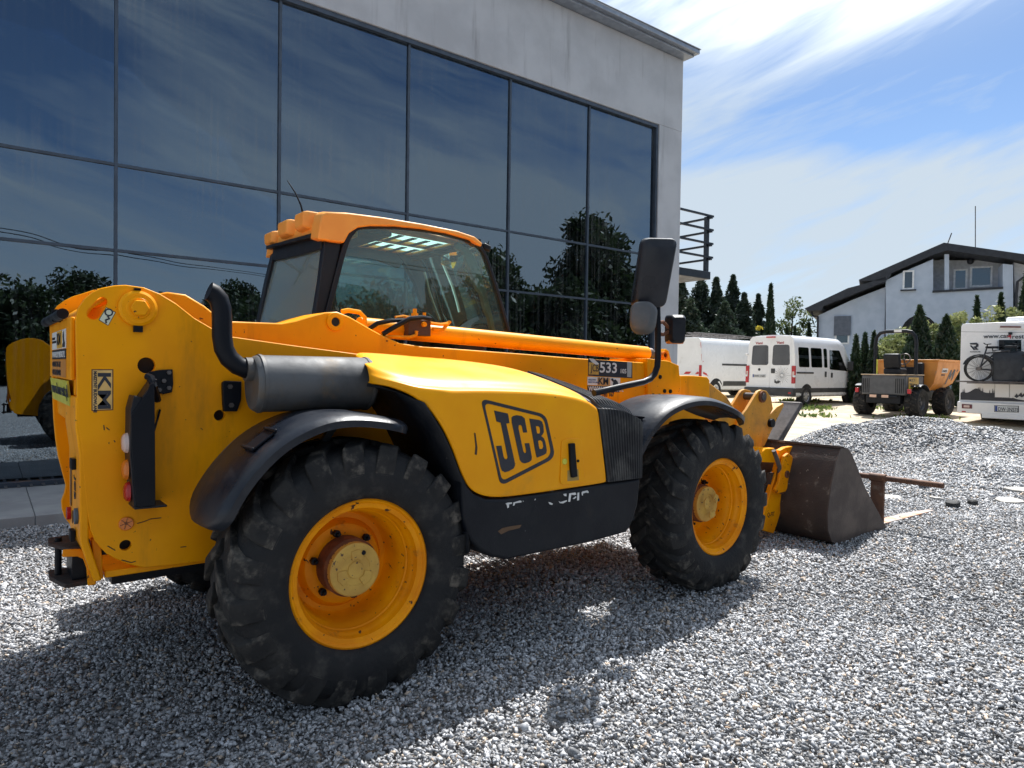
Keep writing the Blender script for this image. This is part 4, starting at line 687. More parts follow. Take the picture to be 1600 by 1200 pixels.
# valve block, pipes and hoses
vy = .84; vb = U(655, 512, 1, vy); b = MB(); b.bx(vb.x-.075, vb.x+.085, vy, vy+.10, vb.z-.05, vb.z+.05); v_ = b.build('valve_block', mat('valve_rust', (.08, .035, .02), .7, bump=.3), TH, bevel=.004)
b = MB()
for px, py, r, h in ((648, 497, .022, .05), (663, 499, .018, .035)): q = U(px, py, 1, vy+.05); b.cyl((q.x, vy+.05, q.z-.03), (q.x, vy+.05, q.z+h-.02), r, 6); b.cyl((q.x, vy+.05, q.z+h-.02), (q.x, vy+.05, q.z+h+.008), r*.6, 8)
q = U(662, 507, 1, vy-.005); b.cyl((q.x, vy-.02, q.z), (q.x, vy, q.z), .016, 8); b.build('valve_fittings', YELR, v_)
b = MB(); pth = [U(618, 496, 1, vy), U(630, 494, 1, vy), U(645, 497, 1, vy)]; b.tube(pth, .010, 6); b.tube([U(590, 525, 1, vy-.02), U(640, 527, 1, vy-.02), U(650, 524, 1, vy-.02), U(651, 517, 1, vy-.02)], .011, 6); b.tube([U(672, 505, 1, vy), U(688, 507, 1, vy), U(698, 506, 1, vy+.02), U(703, 502, 1, vy+.03), U(692, 515, 1, vy+.02), U(676, 514, 1, vy)], .012, 6); b.build('hydraulic_pipes', YELR, v_)
b = MB(); b.tube([U(575, 515, 1, vy), U(590, 505, 1, vy-.02), U(610, 501, 1, vy-.02), U(632, 500, 1, vy-.01)], .014, 8); b.tube([U(598, 522, 1, vy-.03), U(618, 510, 1, vy-.04), U(640, 498, 1, vy-.05), U(660, 496, 1, vy-.04), U(672, 498, 1, vy-.02)], .015, 8); b.build('hydraulic_hoses', BLKG, v_)
# ---- muffler and exhaust
mz = 1.462; my = .36; mx0, mx1 = U(393, 600, 1, my).x, U(577, 600, 1, my).x
b = MB(); ring = lambda x, s: [(x, my+.115*s*cos(2*pi*k/32), mz+.133*s*sin(2*pi*k/32)) for k in range(32)]
b.loft([ring(mx0, .2), ring(mx0, .90), ring(mx0+.012, .97), ring(mx0+.03, 1), ring(mx0+.28, 1.0), ring(mx1-.03, 1), ring(mx1-.01, .97), ring(mx1, .90)]); mf = b.build('muffler', MUF, TH)
b = MB(); b.loft([ring(mx0+.026, 1.0), ring(mx0+.026, 1.03), ring(mx0+.04, 1.03), ring(mx0+.04, 1.0)], cap=False); b.loft([ring(mx1-.035, 1.0), ring(mx1-.035, 1.025), ring(mx1-.02, 1.025), ring(mx1-.02, 1.0)], cap=False); split_loose(b.build('muffler_rim', MUF, mf), 'muffler_rim')
ep = [U(a, c, 1, my) for a, c in ((400, 578), (385, 577), (371, 571), (358, 560), (350, 545), (347, 525), (347, 500), (346, 482), (342, 468), (333, 458), (326, 455))]
b = MB(); b.tube(ep, .043, 18, cap=True); b.build('exhaust_pipe', BLKG, mf)
b = MB(); b.lathe([(.034, 0), (.055, 0), (.055, .03), (.034, .03)], (mx0-.03, my, U(390, 577, 1, my).z), 0, 18); b.build('pipe_clamp', MUF, mf)
# ---- mudguards
def arc_guard(name, pts, y0, y1, th, crown=.03):
    q = XZ(pts, y0); P = []
    for i in range(len(q)):   # smooth with a few inserted points
        P.append(q[i])
    def cr(p0, p1, p2, p3, t): return tuple(.5*((2*p1[k])+(-p0[k]+p2[k])*t+(2*p0[k]-5*p1[k]+4*p2[k]-p3[k])*t*t+(-p0[k]+3*p1[k]-3*p2[k]+p3[k])*t**3) for k in (0, 1))
    Q = []
    for i in range(len(P)-1):
        p0, p1, p2, p3 = P[max(i-1, 0)], P[i], P[i+1], P[min(i+2, len(P)-1)]
        Q += [cr(p0, p1, p2, p3, t/5) for t in range(5)]
    Q.append(P[-1]); rings = []; n = len(Q)
    for i, (x, z) in enumerate(Q):
        a, c = Q[max(i-1, 0)], Q[min(i+1, n-1)]; tx, tz = c[0]-a[0], c[1]-a[1]; l = sqrt(tx*tx+tz*tz); nx_, nz_ = -tz/l, tx/l
        if nz_ < 0 and abs(nz_) > .5: nx_, nz_ = -nx_, -nz_
        e = min(1, min(i, n-1-i)/4.); ins = (1-e)**2*.13      # rounded ends
        sec = [(y0+ins, -.035), (y0+ins, -.004), (y0+ins+.012, .006), (y0+ins+.05, crown*.75), ((y0+y1)/2, crown), (y1-ins-.05, crown*.75), (y1-ins, 0), (y1-ins, -th), (y1-ins-.05, crown*.75-th), ((y0+y1)/2, crown-th), (y0+ins+.05, crown*.75-th), (y0+ins+.012, -.035)]
        rings.append([(x+nx_*h, y, z+nz_*h) for y, h in sec])
    b = MB(); b.loft(rings); return b.build(name, BLKF, TH, smooth=50), Q
rg, Q = arc_guard('rear_mudguard', [(342, 838), (362, 790), (392, 745), (430, 705), (470, 678), (515, 660), (560, 655), (610, 660), (656, 671)], -.06, .46, .01)
fg, Q2 = arc_guard('front_mudguard', [(992, 728), (1003, 700), (1022, 668), (1048, 642), (1080, 628), (1112, 626), (1145, 637), (1183, 660)], -.06, .44, .01)
def guard_plate(Q, i, parent):
    (xa, za), (xb, zb_) = Q[i], Q[i+3]; m_ = Vector(((xa+xb)/2, .03, (za+zb_)/2)); tx = Vector((xb-xa, 0, zb_-za)).normalized(); nn = Vector((-tx.z, 0, tx.x)); nn = nn if nn.z > 0 else -nn
    rot = Matrix((tx, Vector((0, 1, 0)), nn)).transposed(); b = MB(); b.box(m_+nn*.034+Vector((0, .07, 0)), (.13, .12, .010), rot)
    for s in (-1, 1):
        b.box(m_+nn*.042+tx*s*.06+Vector((0, .07, 0)), (.012, .15, .012), rot)
    b.build('guard_strap', BLKG, parent, bevel=.003)
guard_plate(Q, 14, rg); guard_plate(Q2, 8, fg)
b = MB(); b.tube([U(505, 690, 1, .2), U(520, 668, 1, .2), U(530, 660, 1, .3)], .016, 6, sect=[(-1, -1), (1, -1), (1, 1), (-1, 1)]); b.build('guard_stay', BLKG, TH)
# ---- wheels
TR = .612
def tyre_wheel(Rr=TR, Wd=.41, rim=.335, lugs=20, big=True):
    """wheel about the origin, outer side at y = 0 facing -y"""
    k = rim/.335; b = MB()
    prof = [(.335, .0), (.328, .004), (.322, .014), (.300, .022), (.296, .05), (.290, .058), (.284, .070), (.282, .088), (.276, .094), (.274, .112), (.267, .120), (.262, .165), (.256, .180), (.252, .235), (.240, .250), (.215, .250), (.203, .232), (.190, .215), (.165, .208), (.12, .21), (.10, .22), (.0001, .22)]
    b.lathe([(r*k, t) for r, t in prof], (0, 0, 0), 1, 64)
    b.lathe([(r*k, t) for r, t in ((.335, 0), (.345, .006), (.345, .02), (.32, .03), (.29, .2), (.32, .37), (.345, .39), (.30, .38), (.26, .22))], (0, 0, 0), 1, 48)
    w = b.build('wheel', YELR, None, smooth=35)
    b = MB(); R0 = Rr-.035; s = Wd
    pr = [(rim+.008, .010), (rim+.012, -.008), (rim+.03, -.024), (rim+.075, -.036), (rim+.13, -.040), (R0-.055, -.028), (R0-.02, -.005), (R0, .045), (R0+.004, s/2-.01), (R0, s-.085), (R0-.02, s-.035), (R0-.055, s-.012), (rim+.1, s+.0), (rim+.012, s-.03), (rim+.0, s-.05)]
    b.lathe(pr, (0, 0, 0), 1, 96); ty = b.build('tyre', RUB, w, smooth=45, off=Z0)
    b = MB()
    ym = s/2-.02
    for side in (0, 1):
        for i in range(lugs):
            a0 = 2*pi*(i+.5*side)/lugs; rings = []
            pts = [(0.0, R0+.030, 0), (.35, R0+.031, .10), (.72, R0+.028, .20), (.92, R0+.018, .245), (1.02, R0-.022, .262), (1.055, R0-.075, .27)] if big else [(0, R0+.03, 0), (.6, R0+.03, .17), (1, R0-.01, .26)]
            for t_, rr, da in pts:
                wv = .062+.040*t_; y = ym+(-1 if not side else 1)*t_*(ym+.028 if not side else s-.03-ym)
                y += -.0 if t_ < 1 else 0; aa = a0+da*1.05
                lo = rr-.045
                rings.append([(lo*cos(aa-wv), y, lo*sin(aa-wv)), (rr*cos(aa-wv*.78), y, rr*sin(aa-wv*.78)), (rr*cos(aa+wv*.78), y, rr*sin(aa+wv*.78)), (lo*cos(aa+wv), y, lo*sin(aa+wv))])
            b.loft(rings)
    b.build('tread', RUBL, w, bevel=.004 if big else 0, seg=1, off=Z0)
    return w
def hub(w, face, r=.125):
    b = MB(); b.lathe([(r+.012, .215), (r+.012, face+.045), (r+.002, face+.03), (r, face+.012)], (0, 0, 0), 1, 32); dr_ = b.build('hub_drum', RUST, w, off=Z0)
    b = MB(); b.lathe([(r+.002, face+.03), (r, face+.003), (r-.006, face), (.075, face), (.072, face+.003), (.040, face+.003), (.037, face-.003), (.0001, face-.003)], (0, 0, 0), 1, 40)
    hc = b.build('hub_cap', TAN, w, smooth=25, off=Z0)
    b = MB()
    for i in range(3):
        a = pi/2+i*2*pi/3; seg = [(rr*cos(a+s_), rr*sin(a+s_)) for rr, s_ in ((.048, -.5), (.09, -.42), (.097, 0), (.09, .42), (.048, .5), (.052, 0))]
        b.prism(seg, 1, face-.004, face+.004)
    split_loose(b.build('cap_rib', TAN, w, bevel=.002, off=Z0), 'cap_rib')
    b = MB(); q = (.085*cos(1.25), .085*sin(1.25)); b.cyl((q[0], face-.006, q[1]), (q[0], face+.01, q[1]), .011, 10); b.build('oil_plug', BLKG, w, off=Z0)
    b = MB()
    for i in range(6):
        a = i*2*pi/6+.95; b.lathe([(.018, .0), (.018, -.024), (.009, -.026), (.008, -.045), (.0001, -.045)], ((r+.034)*cos(a), .205, (r+.034)*sin(a)), 1, 6)
    split_loose(b.build('wheel_nut', BLKG, w, smooth=20, off=Z0), 'wheel_nut')
def put(w, x, y, z, ry, rz=0):
    w.parent = TH; w.location = Vector((x, y, z))-TH.location; w.rotation_euler = (0, ry, rz)
w1 = tyre_wheel(); hub(w1, .075); put(w1, 0, 0, .598, .15)
w2 = copy_tree(w1, TH); put(w2, 2.75, 0.0, .598, .9, R(1.2))
for ch in [x for x in bpy.data.objects if x.parent == w2 and x.name.startswith('hub')]: ch.location.y = .035
w3 = copy_tree(w1, TH); put(w3, 0, 2.30, .598, .3, pi)
w4 = copy_tree(w1, TH); put(w4, 2.75, 2.30, .598, .7, pi)
b = MB(); b.cyl((0, .22, .598), (0, 2.08, .598), .10, 16); b.sphere((0, 1.15, .598), .20, 8); b.cyl((2.75, .22, .598), (2.75, 2.08, .598), .10, 16); b.sphere((2.75, 1.15, .598), .20, 8); b.build('axles', BLKP, TH)
b = MB(); b.bx(.6, 3.3, .75, 1.55, .5, .95); b.bx(.3, 3.4, .62, .70, .75, 1.3); b.build('chassis_frame', YEL, TH, bevel=.01)
b = MB(); b.bx(-.9, .9, .75, 1.55, .52, .598); b.build('belly_plate', BLKP, TH)
# ---- engine bonnet, lofted from cross sections along the machine
def sect(x, yi, zt, ysh, zsh, zf, zb, yf=-.06, rnd=.05):
    # from inner top, over the shoulder, down the face
    P = [(yi, zt-.14), (yi, zt-.012), (yi-.02, zt), ((yi*.6+ysh*.4), zt*.62+zsh*.38+.006), (ysh+.10, zsh+(zt-zsh)*.16+.004), (ysh+.035, zsh+.004), (ysh, zsh-.012), (ysh-.028, zsh-.040), (yf+.004, max(zf, zb+.004)), (yf, max(zf-.03, zb+.003)), (yf, zb+.002), (yf+.012, zb), (yf+.03, zb)]
    return [(x, y, z) for y, z in P]
#        x     yi    zt     ysh    zsh    zf     zb
ST = [(.200, .50, 1.585, .22, 1.56, 1.51, 1.468, .17), (.212, .58, 1.612, .16, 1.548, 1.50, 1.464, .11), (.235, .61, 1.626, .11, 1.535, 1.49, 1.458, .06), (.262, .62, 1.632, .075, 1.52, 1.475, 1.435, .01), (.29, .62, 1.633, .05, 1.505, 1.455, 1.40, -.02), (.34, .62, 1.632, .03, 1.498, 1.45, 1.335, -.045), (.40, .62, 1.63, .02, 1.492, 1.445, 1.25, -.06), (.455, .62, 1.627, .02, 1.49, 1.44, 1.15, -.06), (.50, .62, 1.625, .02, 1.49, 1.44, 1.04, -.06), (.54, .62, 1.623, .02, 1.49, 1.44, .965, -.06), (.58, .62, 1.62, .02, 1.488, 1.44, .925, -.06), (.66, .62, 1.617, .02, 1.486, 1.44, .890, -.06), (.78, .62, 1.612, .02, 1.484, 1.436, .877, -.06), (1.0, .62, 1.598, .02, 1.474, 1.43, .878, -.06), (1.24, .62, 1.575, .02, 1.452, 1.405, .882, -.06), (1.38, .62, 1.55, .022, 1.418, 1.37, .885, -.06), (1.44, .62, 1.535, .03, 1.385, 1.33, .887, -.058)]
def ring_of(s): return sect(s[0], s[1], s[2], s[3], s[4], s[5], s[6], s[7])
b = MB(); rings = [ring_of(s) for s in ST]
rings = [[(x-(max(0, .50-y)*.30*min(1, (.30-ST[i][0])/.1) if ST[i][0] < .3 else 0), y, z) for x, y, z in r_] for i, r_ in enumerate(rings)]
for i, r_ in enumerate(rings):   # the front edge of the yellow panel leans forward towards the bottom
    t_ = max(0, (ST[i][0]-1.0)/.44); rings[i] = [(x+t_*(.095*(1.40-z)/.5 if z < 1.40 else -.02*(z-1.40)/.15), y, z) for x, y, z in r_]
b.loft(rings, closed=False, cap=False); bon = b.build('engine_bonnet', YELB, TH, smooth=40)
so_ = bon.modifiers.new('solid', 'SOLIDIFY'); so_.thickness = .012; so_.offset = -1; sb = bon.modifiers.new('sub', 'SUBSURF'); sb.levels = 1; sb.render_levels = 2
# black ribbed front cover of the bonnet
RIBM = mat('ribbed_rubber', (.014, .016, .021), .42, spec=.4, col2=(.03, .032, .036), ns=8, dirt=(.09, .09, .088), dlo=.5, dhi=.75, ds=6)
b = MB(); rr_ = []; N_ = 72
def lerp(a, c, t): return a+(c-a)*t
for i in range(N_+1):
    t = i/N_; x = lerp(1.445, 1.90, t); zt = lerp(1.532, 1.375, t)-.03*sin(pi*t)*-1; zsh = lerp(1.380, 1.26, t)+.035*sin(pi*t); zf = zsh-.055; yf = -.057+.00*t; ysh = lerp(.03, .04, t)
    if t > .80: e = (t-.8)/.2; yf += .09*e*e; ysh += .08*e*e; zt -= .05*e*e; zsh -= .05*e*e; zf -= .05*e*e
    rb = .011*(1 if i % 4 in (1, 2) else 0) if 2 < i < N_-2 else 0
    q = sect(x, .62, zt, ysh, zsh, zf, .888, yf); q = [(a+(.095*(1.40-c)/.5 if c < 1.40 else -.02*(c-1.40)/.15)*(1-t)-.02*t*(1.3-c), y-(rb if k > 4 else 0), c+(rb if k < 8 and c > 1.2 else 0)) for k, (a, y, c) in enumerate(q)]
    rr_.append(q)
b.loft(rr_, closed=False, cap=False); gr_ = b.build('ribbed_cover', RIBM, TH, smooth=0); so_ = gr_.modifiers.new('solid', 'SOLIDIFY'); so_.thickness = .012; so_.offset = -1
b = MB(); b.prism([(1.87, .60), (1.87, 1.20), (1.90, 1.17), (1.915, .9), (1.90, .60)], 1, .05, .60); b.build('cover_front', BLK, TH)
# black skirt under the bonnet
sk = [(.505, 1.035), (.545, .955), (.585, .915), (.66, .882), (.78, .870), (1.0, .871), (1.52, .879), (1.84, .884), (1.82, .72), (1.76, .60), (1.72, .565), (1.40, .548), (.80, .545), (.70, .575), (.62, .625), (.56, .69), (.52, .80)]
b = MB(); b.prism(sk, 1, -.052, .60); sk_ = b.build('side_skirt', BLKP, TH, bevel=.022, seg=3, smooth=35)
# wheel arch liner behind the rear wheel
b = MB(); ar = [(.10, 1.468), (.17, 1.462), (.24, 1.436), (.29, 1.385), (.34, 1.32), (.40, 1.235), (.455, 1.135), (.50, 1.03), (.54, .945), (.56, .80), (.56, .62)]
rings = []
for x, z in ar: rings.append([(x, yy, z-.004) for yy in (-.045 if x > .28 else .12, .15, .62)])
rings = [[(x, max(y, {0: .30, 1: .18, 2: .06}.get(i, -.05)), z) for x, y, z in r_] for i, r_ in enumerate(rings)]
b.loft(rings, closed=False, cap=False); o = b.build('wheel_arch_liner', BLKP, TH, smooth=50); m_ = o.modifiers.new('solid', 'SOLIDIFY'); m_.thickness = .012
b = MB(); b.prism([(.27, 1.46)]+ar[3:]+[(.62, .60), (1.0, .60), (1.0, 1.46)], 1, .50, .545); b.build('inner_arch_panel', BLKP, TH)
b = MB(); b.prism([(.20, 1.34), (.20, 1.57), (.62, 1.57), (.62, 1.34)], 1, .50, .548); b.build('bonnet_side_inner', BLKP, TH)
# scuffed white lettering left on the skirt, rusty rub marks
FY = -.0535
def PXP(pts, y): return [(q.x, q.z) for q in (U(a, c, 1, y) for a, c in pts)]
b = MB(); z_ = lambda x, y: (780+x/10, 740+y/10)
for pts in ([(100, 470), (130, 455), (200, 450), (200, 470), (155, 480), (150, 530), (128, 540), (120, 490)], [(215, 500), (225, 450), (330, 420), (350, 430), (345, 450), (250, 462), (235, 500)], [(365, 425), (380, 425), (380, 440)], [(550, 415), (565, 392), (572, 400), (560, 418)], [(770, 445), (800, 450), (840, 470), (825, 490), (790, 480)], [(930, 430), (960, 445), (1055, 415), (1060, 430), (1000, 465), (950, 462)], [(1000, 320), (1050, 312), (1050, 355), (1020, 350), (1010, 335)], [(1080, 440), (1095, 310), (1190, 295), (1205, 325), (1180, 335), (1125, 330), (1108, 440)], [(1150, 390), (1200, 355), (1205, 370), (1170, 398)], [(1218, 420), (1225, 300), (1250, 295), (1248, 415)], [(1288, 300), (1300, 280), (1380, 262), (1400, 290), (1390, 305), (1360, 295), (1310, 310), (1305, 345), (1295, 340)]):
    b.prism(PXP([z_(*p_) for p_ in pts], FY), 1, FY-.0006, FY+.003)
split_loose(b.build('worn_lettering', WHITE, sk_), 'worn_letter')
b = MB()
for pts in ([(778, 830), (785, 825), (800, 822), (815, 820), (812, 825), (795, 829), (783, 835)],): b.prism(PXP(pts, FY), 1, FY-.0006, FY+.003)
b.build('rub_mark', mat('rub_brown', (.13, .075, .04), .8), sk_)
# logo on the bonnet
BY = -.0615; z8 = lambda x, y: (745+x/8, 615+y/8)
def rounded(pts, rads, n=6):
    out = []; m = len(pts)
    for i in range(m):
        p0, p1, p2 = (Vector(pts[(i+k) % m]) for k in (-1, 0, 1)); a = (p0-p1).normalized(); c = (p2-p1).normalized(); r = rads[i]
        s0, s1 = p1+a*r, p1+c*r
        for k in range(n+1): t = k/n; out.append(tuple(s0*(1-t)**2+p1*2*t*(1-t)+s1*t*t))
    return out
of = rounded([(50, 60), (865, 262), (985, 800), (300, 1155)], [95, 95, 110, 90]); inf = rounded([(92, 112), (836, 296), (938, 776), (318, 1098)], [80, 80, 95, 75])
b = MB(); qo = PXP([z8(*p_) for p_ in of], BY); qi = PXP([z8(*p_) for p_ in inf], BY); n_ = len(qo)
b.loft([[(x, BY, z) for x, z in qo], [(x, BY, z) for x, z in qi], [(x, BY+.006, z) for x, z in qi], [(x, BY+.006, z) for x, z in qo], [(x, BY, z) for x, z in qo]], cap=False); b.build('logo_frame', INK, bon)
Jp = [(218, 212), (385, 248), (395, 275), (408, 368), (368, 375), (475, 860), (478, 900), (460, 935), (400, 970), (350, 982), (318, 965), (298, 915), (243, 655), (308, 650), (335, 790), (350, 818), (375, 822), (388, 800), (300, 365), (262, 352), (248, 350)]
Cp = [(436, 300), (455, 280), (500, 270), (560, 280), (598, 310), (630, 485), (582, 488), (565, 410), (548, 390), (525, 395), (520, 430), (580, 720), (598, 745), (615, 740), (618, 715), (600, 622), (655, 618), (688, 790), (685, 830), (655, 855), (600, 872), (565, 862), (540, 830), (438, 360)]
Bo = [(658, 312), (780, 330), (815, 350), (832, 400), (838, 480), (822, 512), (805, 530), (840, 560), (858, 610), (875, 710), (868, 745), (840, 765), (752, 800), (740, 760)]
b = MB(); b.prism(PXP([z8(*p_) for p_ in Jp], BY), 1, BY-.0008, BY+.003); b.prism(PXP([z8(*p_) for p_ in Cp], BY), 1, BY-.0008, BY+.003); b.prism(PXP([z8(*p_) for p_ in Bo], BY), 1, BY-.0008, BY+.003); split_loose(b.build('logo_letter', INK, bon, smooth=0), 'logo_letter')
b = MB()
for pts in ([(738, 408), (765, 408), (782, 425), (788, 480), (778, 500), (752, 495)], [(766, 592), (790, 582), (815, 600), (828, 660), (815, 690), (785, 692), (775, 660)]): b.prism(PXP([z8(*p_) for p_ in pts], BY), 1, BY-.0014, BY+.001)
split_loose(b.build('letter_counter', YELB, bon, smooth=0), 'letter_counter')
# bonnet latch
b = MB(); lq = PXP(rounded([(877, 686), (908, 684), (914, 754), (875, 758)], [8, 8, 8, 8]), BY); b.prism(lq, 1, BY-.003, BY+.002); la = b.build('latch_surround', YELB, TH, bevel=.002)
b = MB(); b.prism(PXP([(887, 693), (895, 692), (899, 744), (891, 746), (889, 735)], BY), 1, BY-.020, BY-.002); b.build('latch_handle', BLKG, la, bevel=.003)
b = MB(); q = U(881, 721, 1, BY); b.cyl((q.x, BY-.010, q.z), (q.x, BY, q.z), .017, 18); b.build('lock_cover', YG, la, bevel=.002); b = MB(); q = U(902, 720, 1, BY); b.cyl((q.x, BY-.010, q.z), (q.x, BY, q.z), .008, 12); b.build('lock_rivet', BLKG, la)
b = MB(); b.prism(PXP([(886, 735), (903, 733), (904, 750), (886, 752)], BY), 1, BY-.0035, BY-.003); b.build('latch_recess', mat('latch_tan', (.42, .28, .08), .6), la)
b = MB(); b.prism(PXP([(741, 676), (743, 677), (746, 700), (745, 711), (742, 710), (743, 698)], BY), 1, BY-.0006, BY+.002); b.build('paint_scrape', SCR, bon)
# model label and stickers on the boom side
LY = by0-.0015
def lab(name, pts, m, d=0, parent=TH): b = MB(); b.prism(PXP(pts, LY-d), 1, LY-d, LY-d+.001); return b.build(name, m, parent)
lab('model_label', [(919, 561), (988, 566), (988, 591), (919, 587)], INK)
lab('label_patch', [(920, 566), (935.5, 568), (935.5, 585.5), (920, 585)], TAN, .001); lab('label_patch', [(980, 565), (987, 566), (986.5, 589.5), (980, 589)], mat('label_grey', (.42, .45, .45), .5), .001)
def btext(txt, px, py, size, sx, m, bold=.0, d=.0022, slope=.06):
    q = U(px, py, 1, LY-d); flat_text('label_text', txt, m, TH, (q.x, LY-d, q.z), (1, 0, -.02), (0, 0, 1), size, sx, bold, thick=.0005)
btext('533', 936.5, 581.5, .108, 1.22, WHITE, .002); btext('105', 968.5, 583, .048, 1.05, WHITE, .0008); btext('JCB', 923.5, 580, .075, .7, INK, .0006)
b = MB(); b.prism(PXP([(920, 560), (927, 560.5), (936, 568), (933, 571), (925, 566)], LY-.002), 1, LY-.002, LY-.001); b.build('label_tear', WHITE, TH)
lab('company_sticker', [(918, 588.5), (969, 590.5), (969, 603), (918, 601.5)], WHITE); lab('sticker_patch', [(933.5, 590), (953.5, 590.8), (953.5, 603), (933.5, 602.4)], mat('sticker_sand', (.60, .36, .14), .5), .001)
btext('KM', 934.5, 600.5, .075, 1.05, INK, .0015); btext('MASZYNY\nBUDOWLANE', 919.5, 594.5, .018, .95, mat('blue_print', (.05, .10, .30), .5))
b = MB(); b.prism(PXP([(954.5, 592), (958, 591), (959, 594), (962, 593), (965.5, 597), (966, 602), (963, 600), (961, 602), (957.5, 602), (958.5, 597), (956, 595)], LY-.002), 1, LY-.002, LY-.001); b.build('excavator_emblem', INK, TH)
lab('web_sticker', [(918, 602.5), (968, 604), (968, 613), (918, 612)], INK); btext('WWW.KMRENT.PL', 919.5, 610.8, .052, .86, WHITE, .001)
btext('+48 667 785 167', 919.5, 619, .046, .86, INK, .001)
# ---- mirror arm with mirrors and work lamp
AY = .0
b = MB(); ap = [U(a, c, 1, AY) for a, c in ((928, 614), (950, 609), (980, 602), (1005, 597), (1016, 592), (1023, 584), (1027, 573), (1028, 560), (1028, 520), (1027, 478))]; b.tube(ap, .020, 12); arm = b.build('mirror_arm', BLKG, TH)
def head(name, pts, y, dep, m, parent, bev=.02):
    b = MB(); q = XZ(pts, y); cx0 = sum(p[0] for p in q)/len(q); cz0 = sum(p[1] for p in q)/len(q); sh = lambda s: [(cx0+(x-cx0)*s, cz0+(z-cz0)*s) for x, z in q]
    b.loft([[(x, y+dep*0, z) for x, z in sh(.80)], [(x, y+dep*.22, z) for x, z in sh(.95)], [(x, y+dep*.6, z) for x, z in sh(1)], [(x, y+dep, z) for x, z in sh(1)]]); return b.build(name, m, parent, bevel=bev, smooth=50)
# the big mirror faces backwards along the machine: build in its own plane, turned a little outwards
def mirror_box(name, cen, w, h, dep, yaw, tilt, m, parent, taper=.93, face=True, rnd=.05, sh_=0):
    rot = Matrix.Rotation(yaw, 3, 'Z') @ Matrix.Rotation(tilt, 3, 'X')   # local x = width, z = height, y = depth (mirror glass on +y)
    o_ = rounded([(-w/2*taper+sh_, -h/2), (w/2*taper+sh_, -h/2), (w/2, h/2), (-w/2, h/2)], [rnd]*4, 5); rings = []
    for s, d in ((.72, -dep), (.90, -dep*.75), (.98, -dep*.35), (1, 0)): rings.append([Vector(cen)+rot @ Vector((x*s, d, z*(s if s > .9 else s+.06))) for x, z in o_])
    b = MB(); b.loft(rings); o = b.build(name, m, parent, smooth=50)
    if face: b = MB(); b.loft([[Vector(cen)+rot @ Vector((x*.93, .001, z*.95)) for x, z in o_], [Vector(cen)+rot @ Vector((x*.93, .004, z*.95)) for x, z in o_]]); b.build('mirror_glass', MIRR, o)
    return o
c1_ = U(1027, 427, 1, AY); bm_ = mirror_box('wide_mirror', c1_, .235, .44, .07, R(-38), R(7), BLKF, TH, .95, True, .05, -.055)
b = MB(); b.cyl(U(1027, 480, 1, AY), U(1030, 402, 1, AY-.02), .010, 8); b.build('mirror_stalk', BLKG, arm)
c2_ = U(1006, 499, 1, AY-.02); mirror_box('round_mirror', c2_, .17, .20, .085, R(-62), R(-14), GREYP, TH, .9, True, .07)
c3_ = U(1052, 515, 1, AY+.02); ml = mirror_box('work_lamp', c3_, .12, .19, .10, R(-30), R(0), BLK, TH, .95, False, .03)
b = MB(); b.box(Vector(c3_)+Vector((-.02, -.03, -.07)), (.10, .07, .05), Matrix.Rotation(R(-30), 3, 'Z')); b.build('indicator_lens', ORA, ml, bevel=.008)
b = MB(); b.tube([U(1026, 505, 1, AY), U(1036, 503, 1, AY), U(1045, 512, 1, AY)], .012, 8); b.tube([U(1026, 520, 1, AY), U(1036, 523, 1, AY), U(1045, 518, 1, AY)], .012, 8); b.build('lamp_bracket', RUST, arm)
# ---- bucket
qy0, qy1 = .14, 2.36
bp = [(4.78, .885), (4.68, .76), (4.60, .55), (4.555, .32), (4.57, .16), (4.64, .05), (4.76, .0), (5.2, .0), (5.68, .012)]
bi = [(5.68, .022), (5.2, .022), (4.77, .022), (4.66, .07), (4.595, .17), (4.58, .32), (4.625, .545), (4.70, .75), (4.80, .872)]
b = MB(); b.prism(bp+bi, 1, qy0+.012, qy1-.012); bk = b.build('bucket', BUCKB, TH, smooth=40)
for y, s_ in ((qy0, 1), (qy1-.012, 1)):
    b = MB(); b.prism([(4.78, .89), (4.68, .76), (4.60, .55), (4.553, .32), (4.565, .16), (4.64, .045), (4.76, -.004), (5.2, -.004), (5.69, .008), (5.74, .03), (5.70, .06), (5.25, .48), (4.98, .81), (4.90, .87)], 1, y, y+.012); b.build('bucket_side', BUCK, bk, bevel=.002)
b = MB(); b.prism([(4.76, .878), (4.83, .868), (4.83, .885), (4.77, .90)], 1, qy0, qy1); b.build('bucket_lip', BUCKB, bk, bevel=.003)
b = MB(); b.bx(4.42, 4.60, .62, .66, .30, .62); b.bx(4.42, 4.62, 1.55, 1.59, .25, .66); b.bx(4.38, 4.5, .66, 1.55, .42, .50); b.build('bucket_bracket', BUCKB, bk)
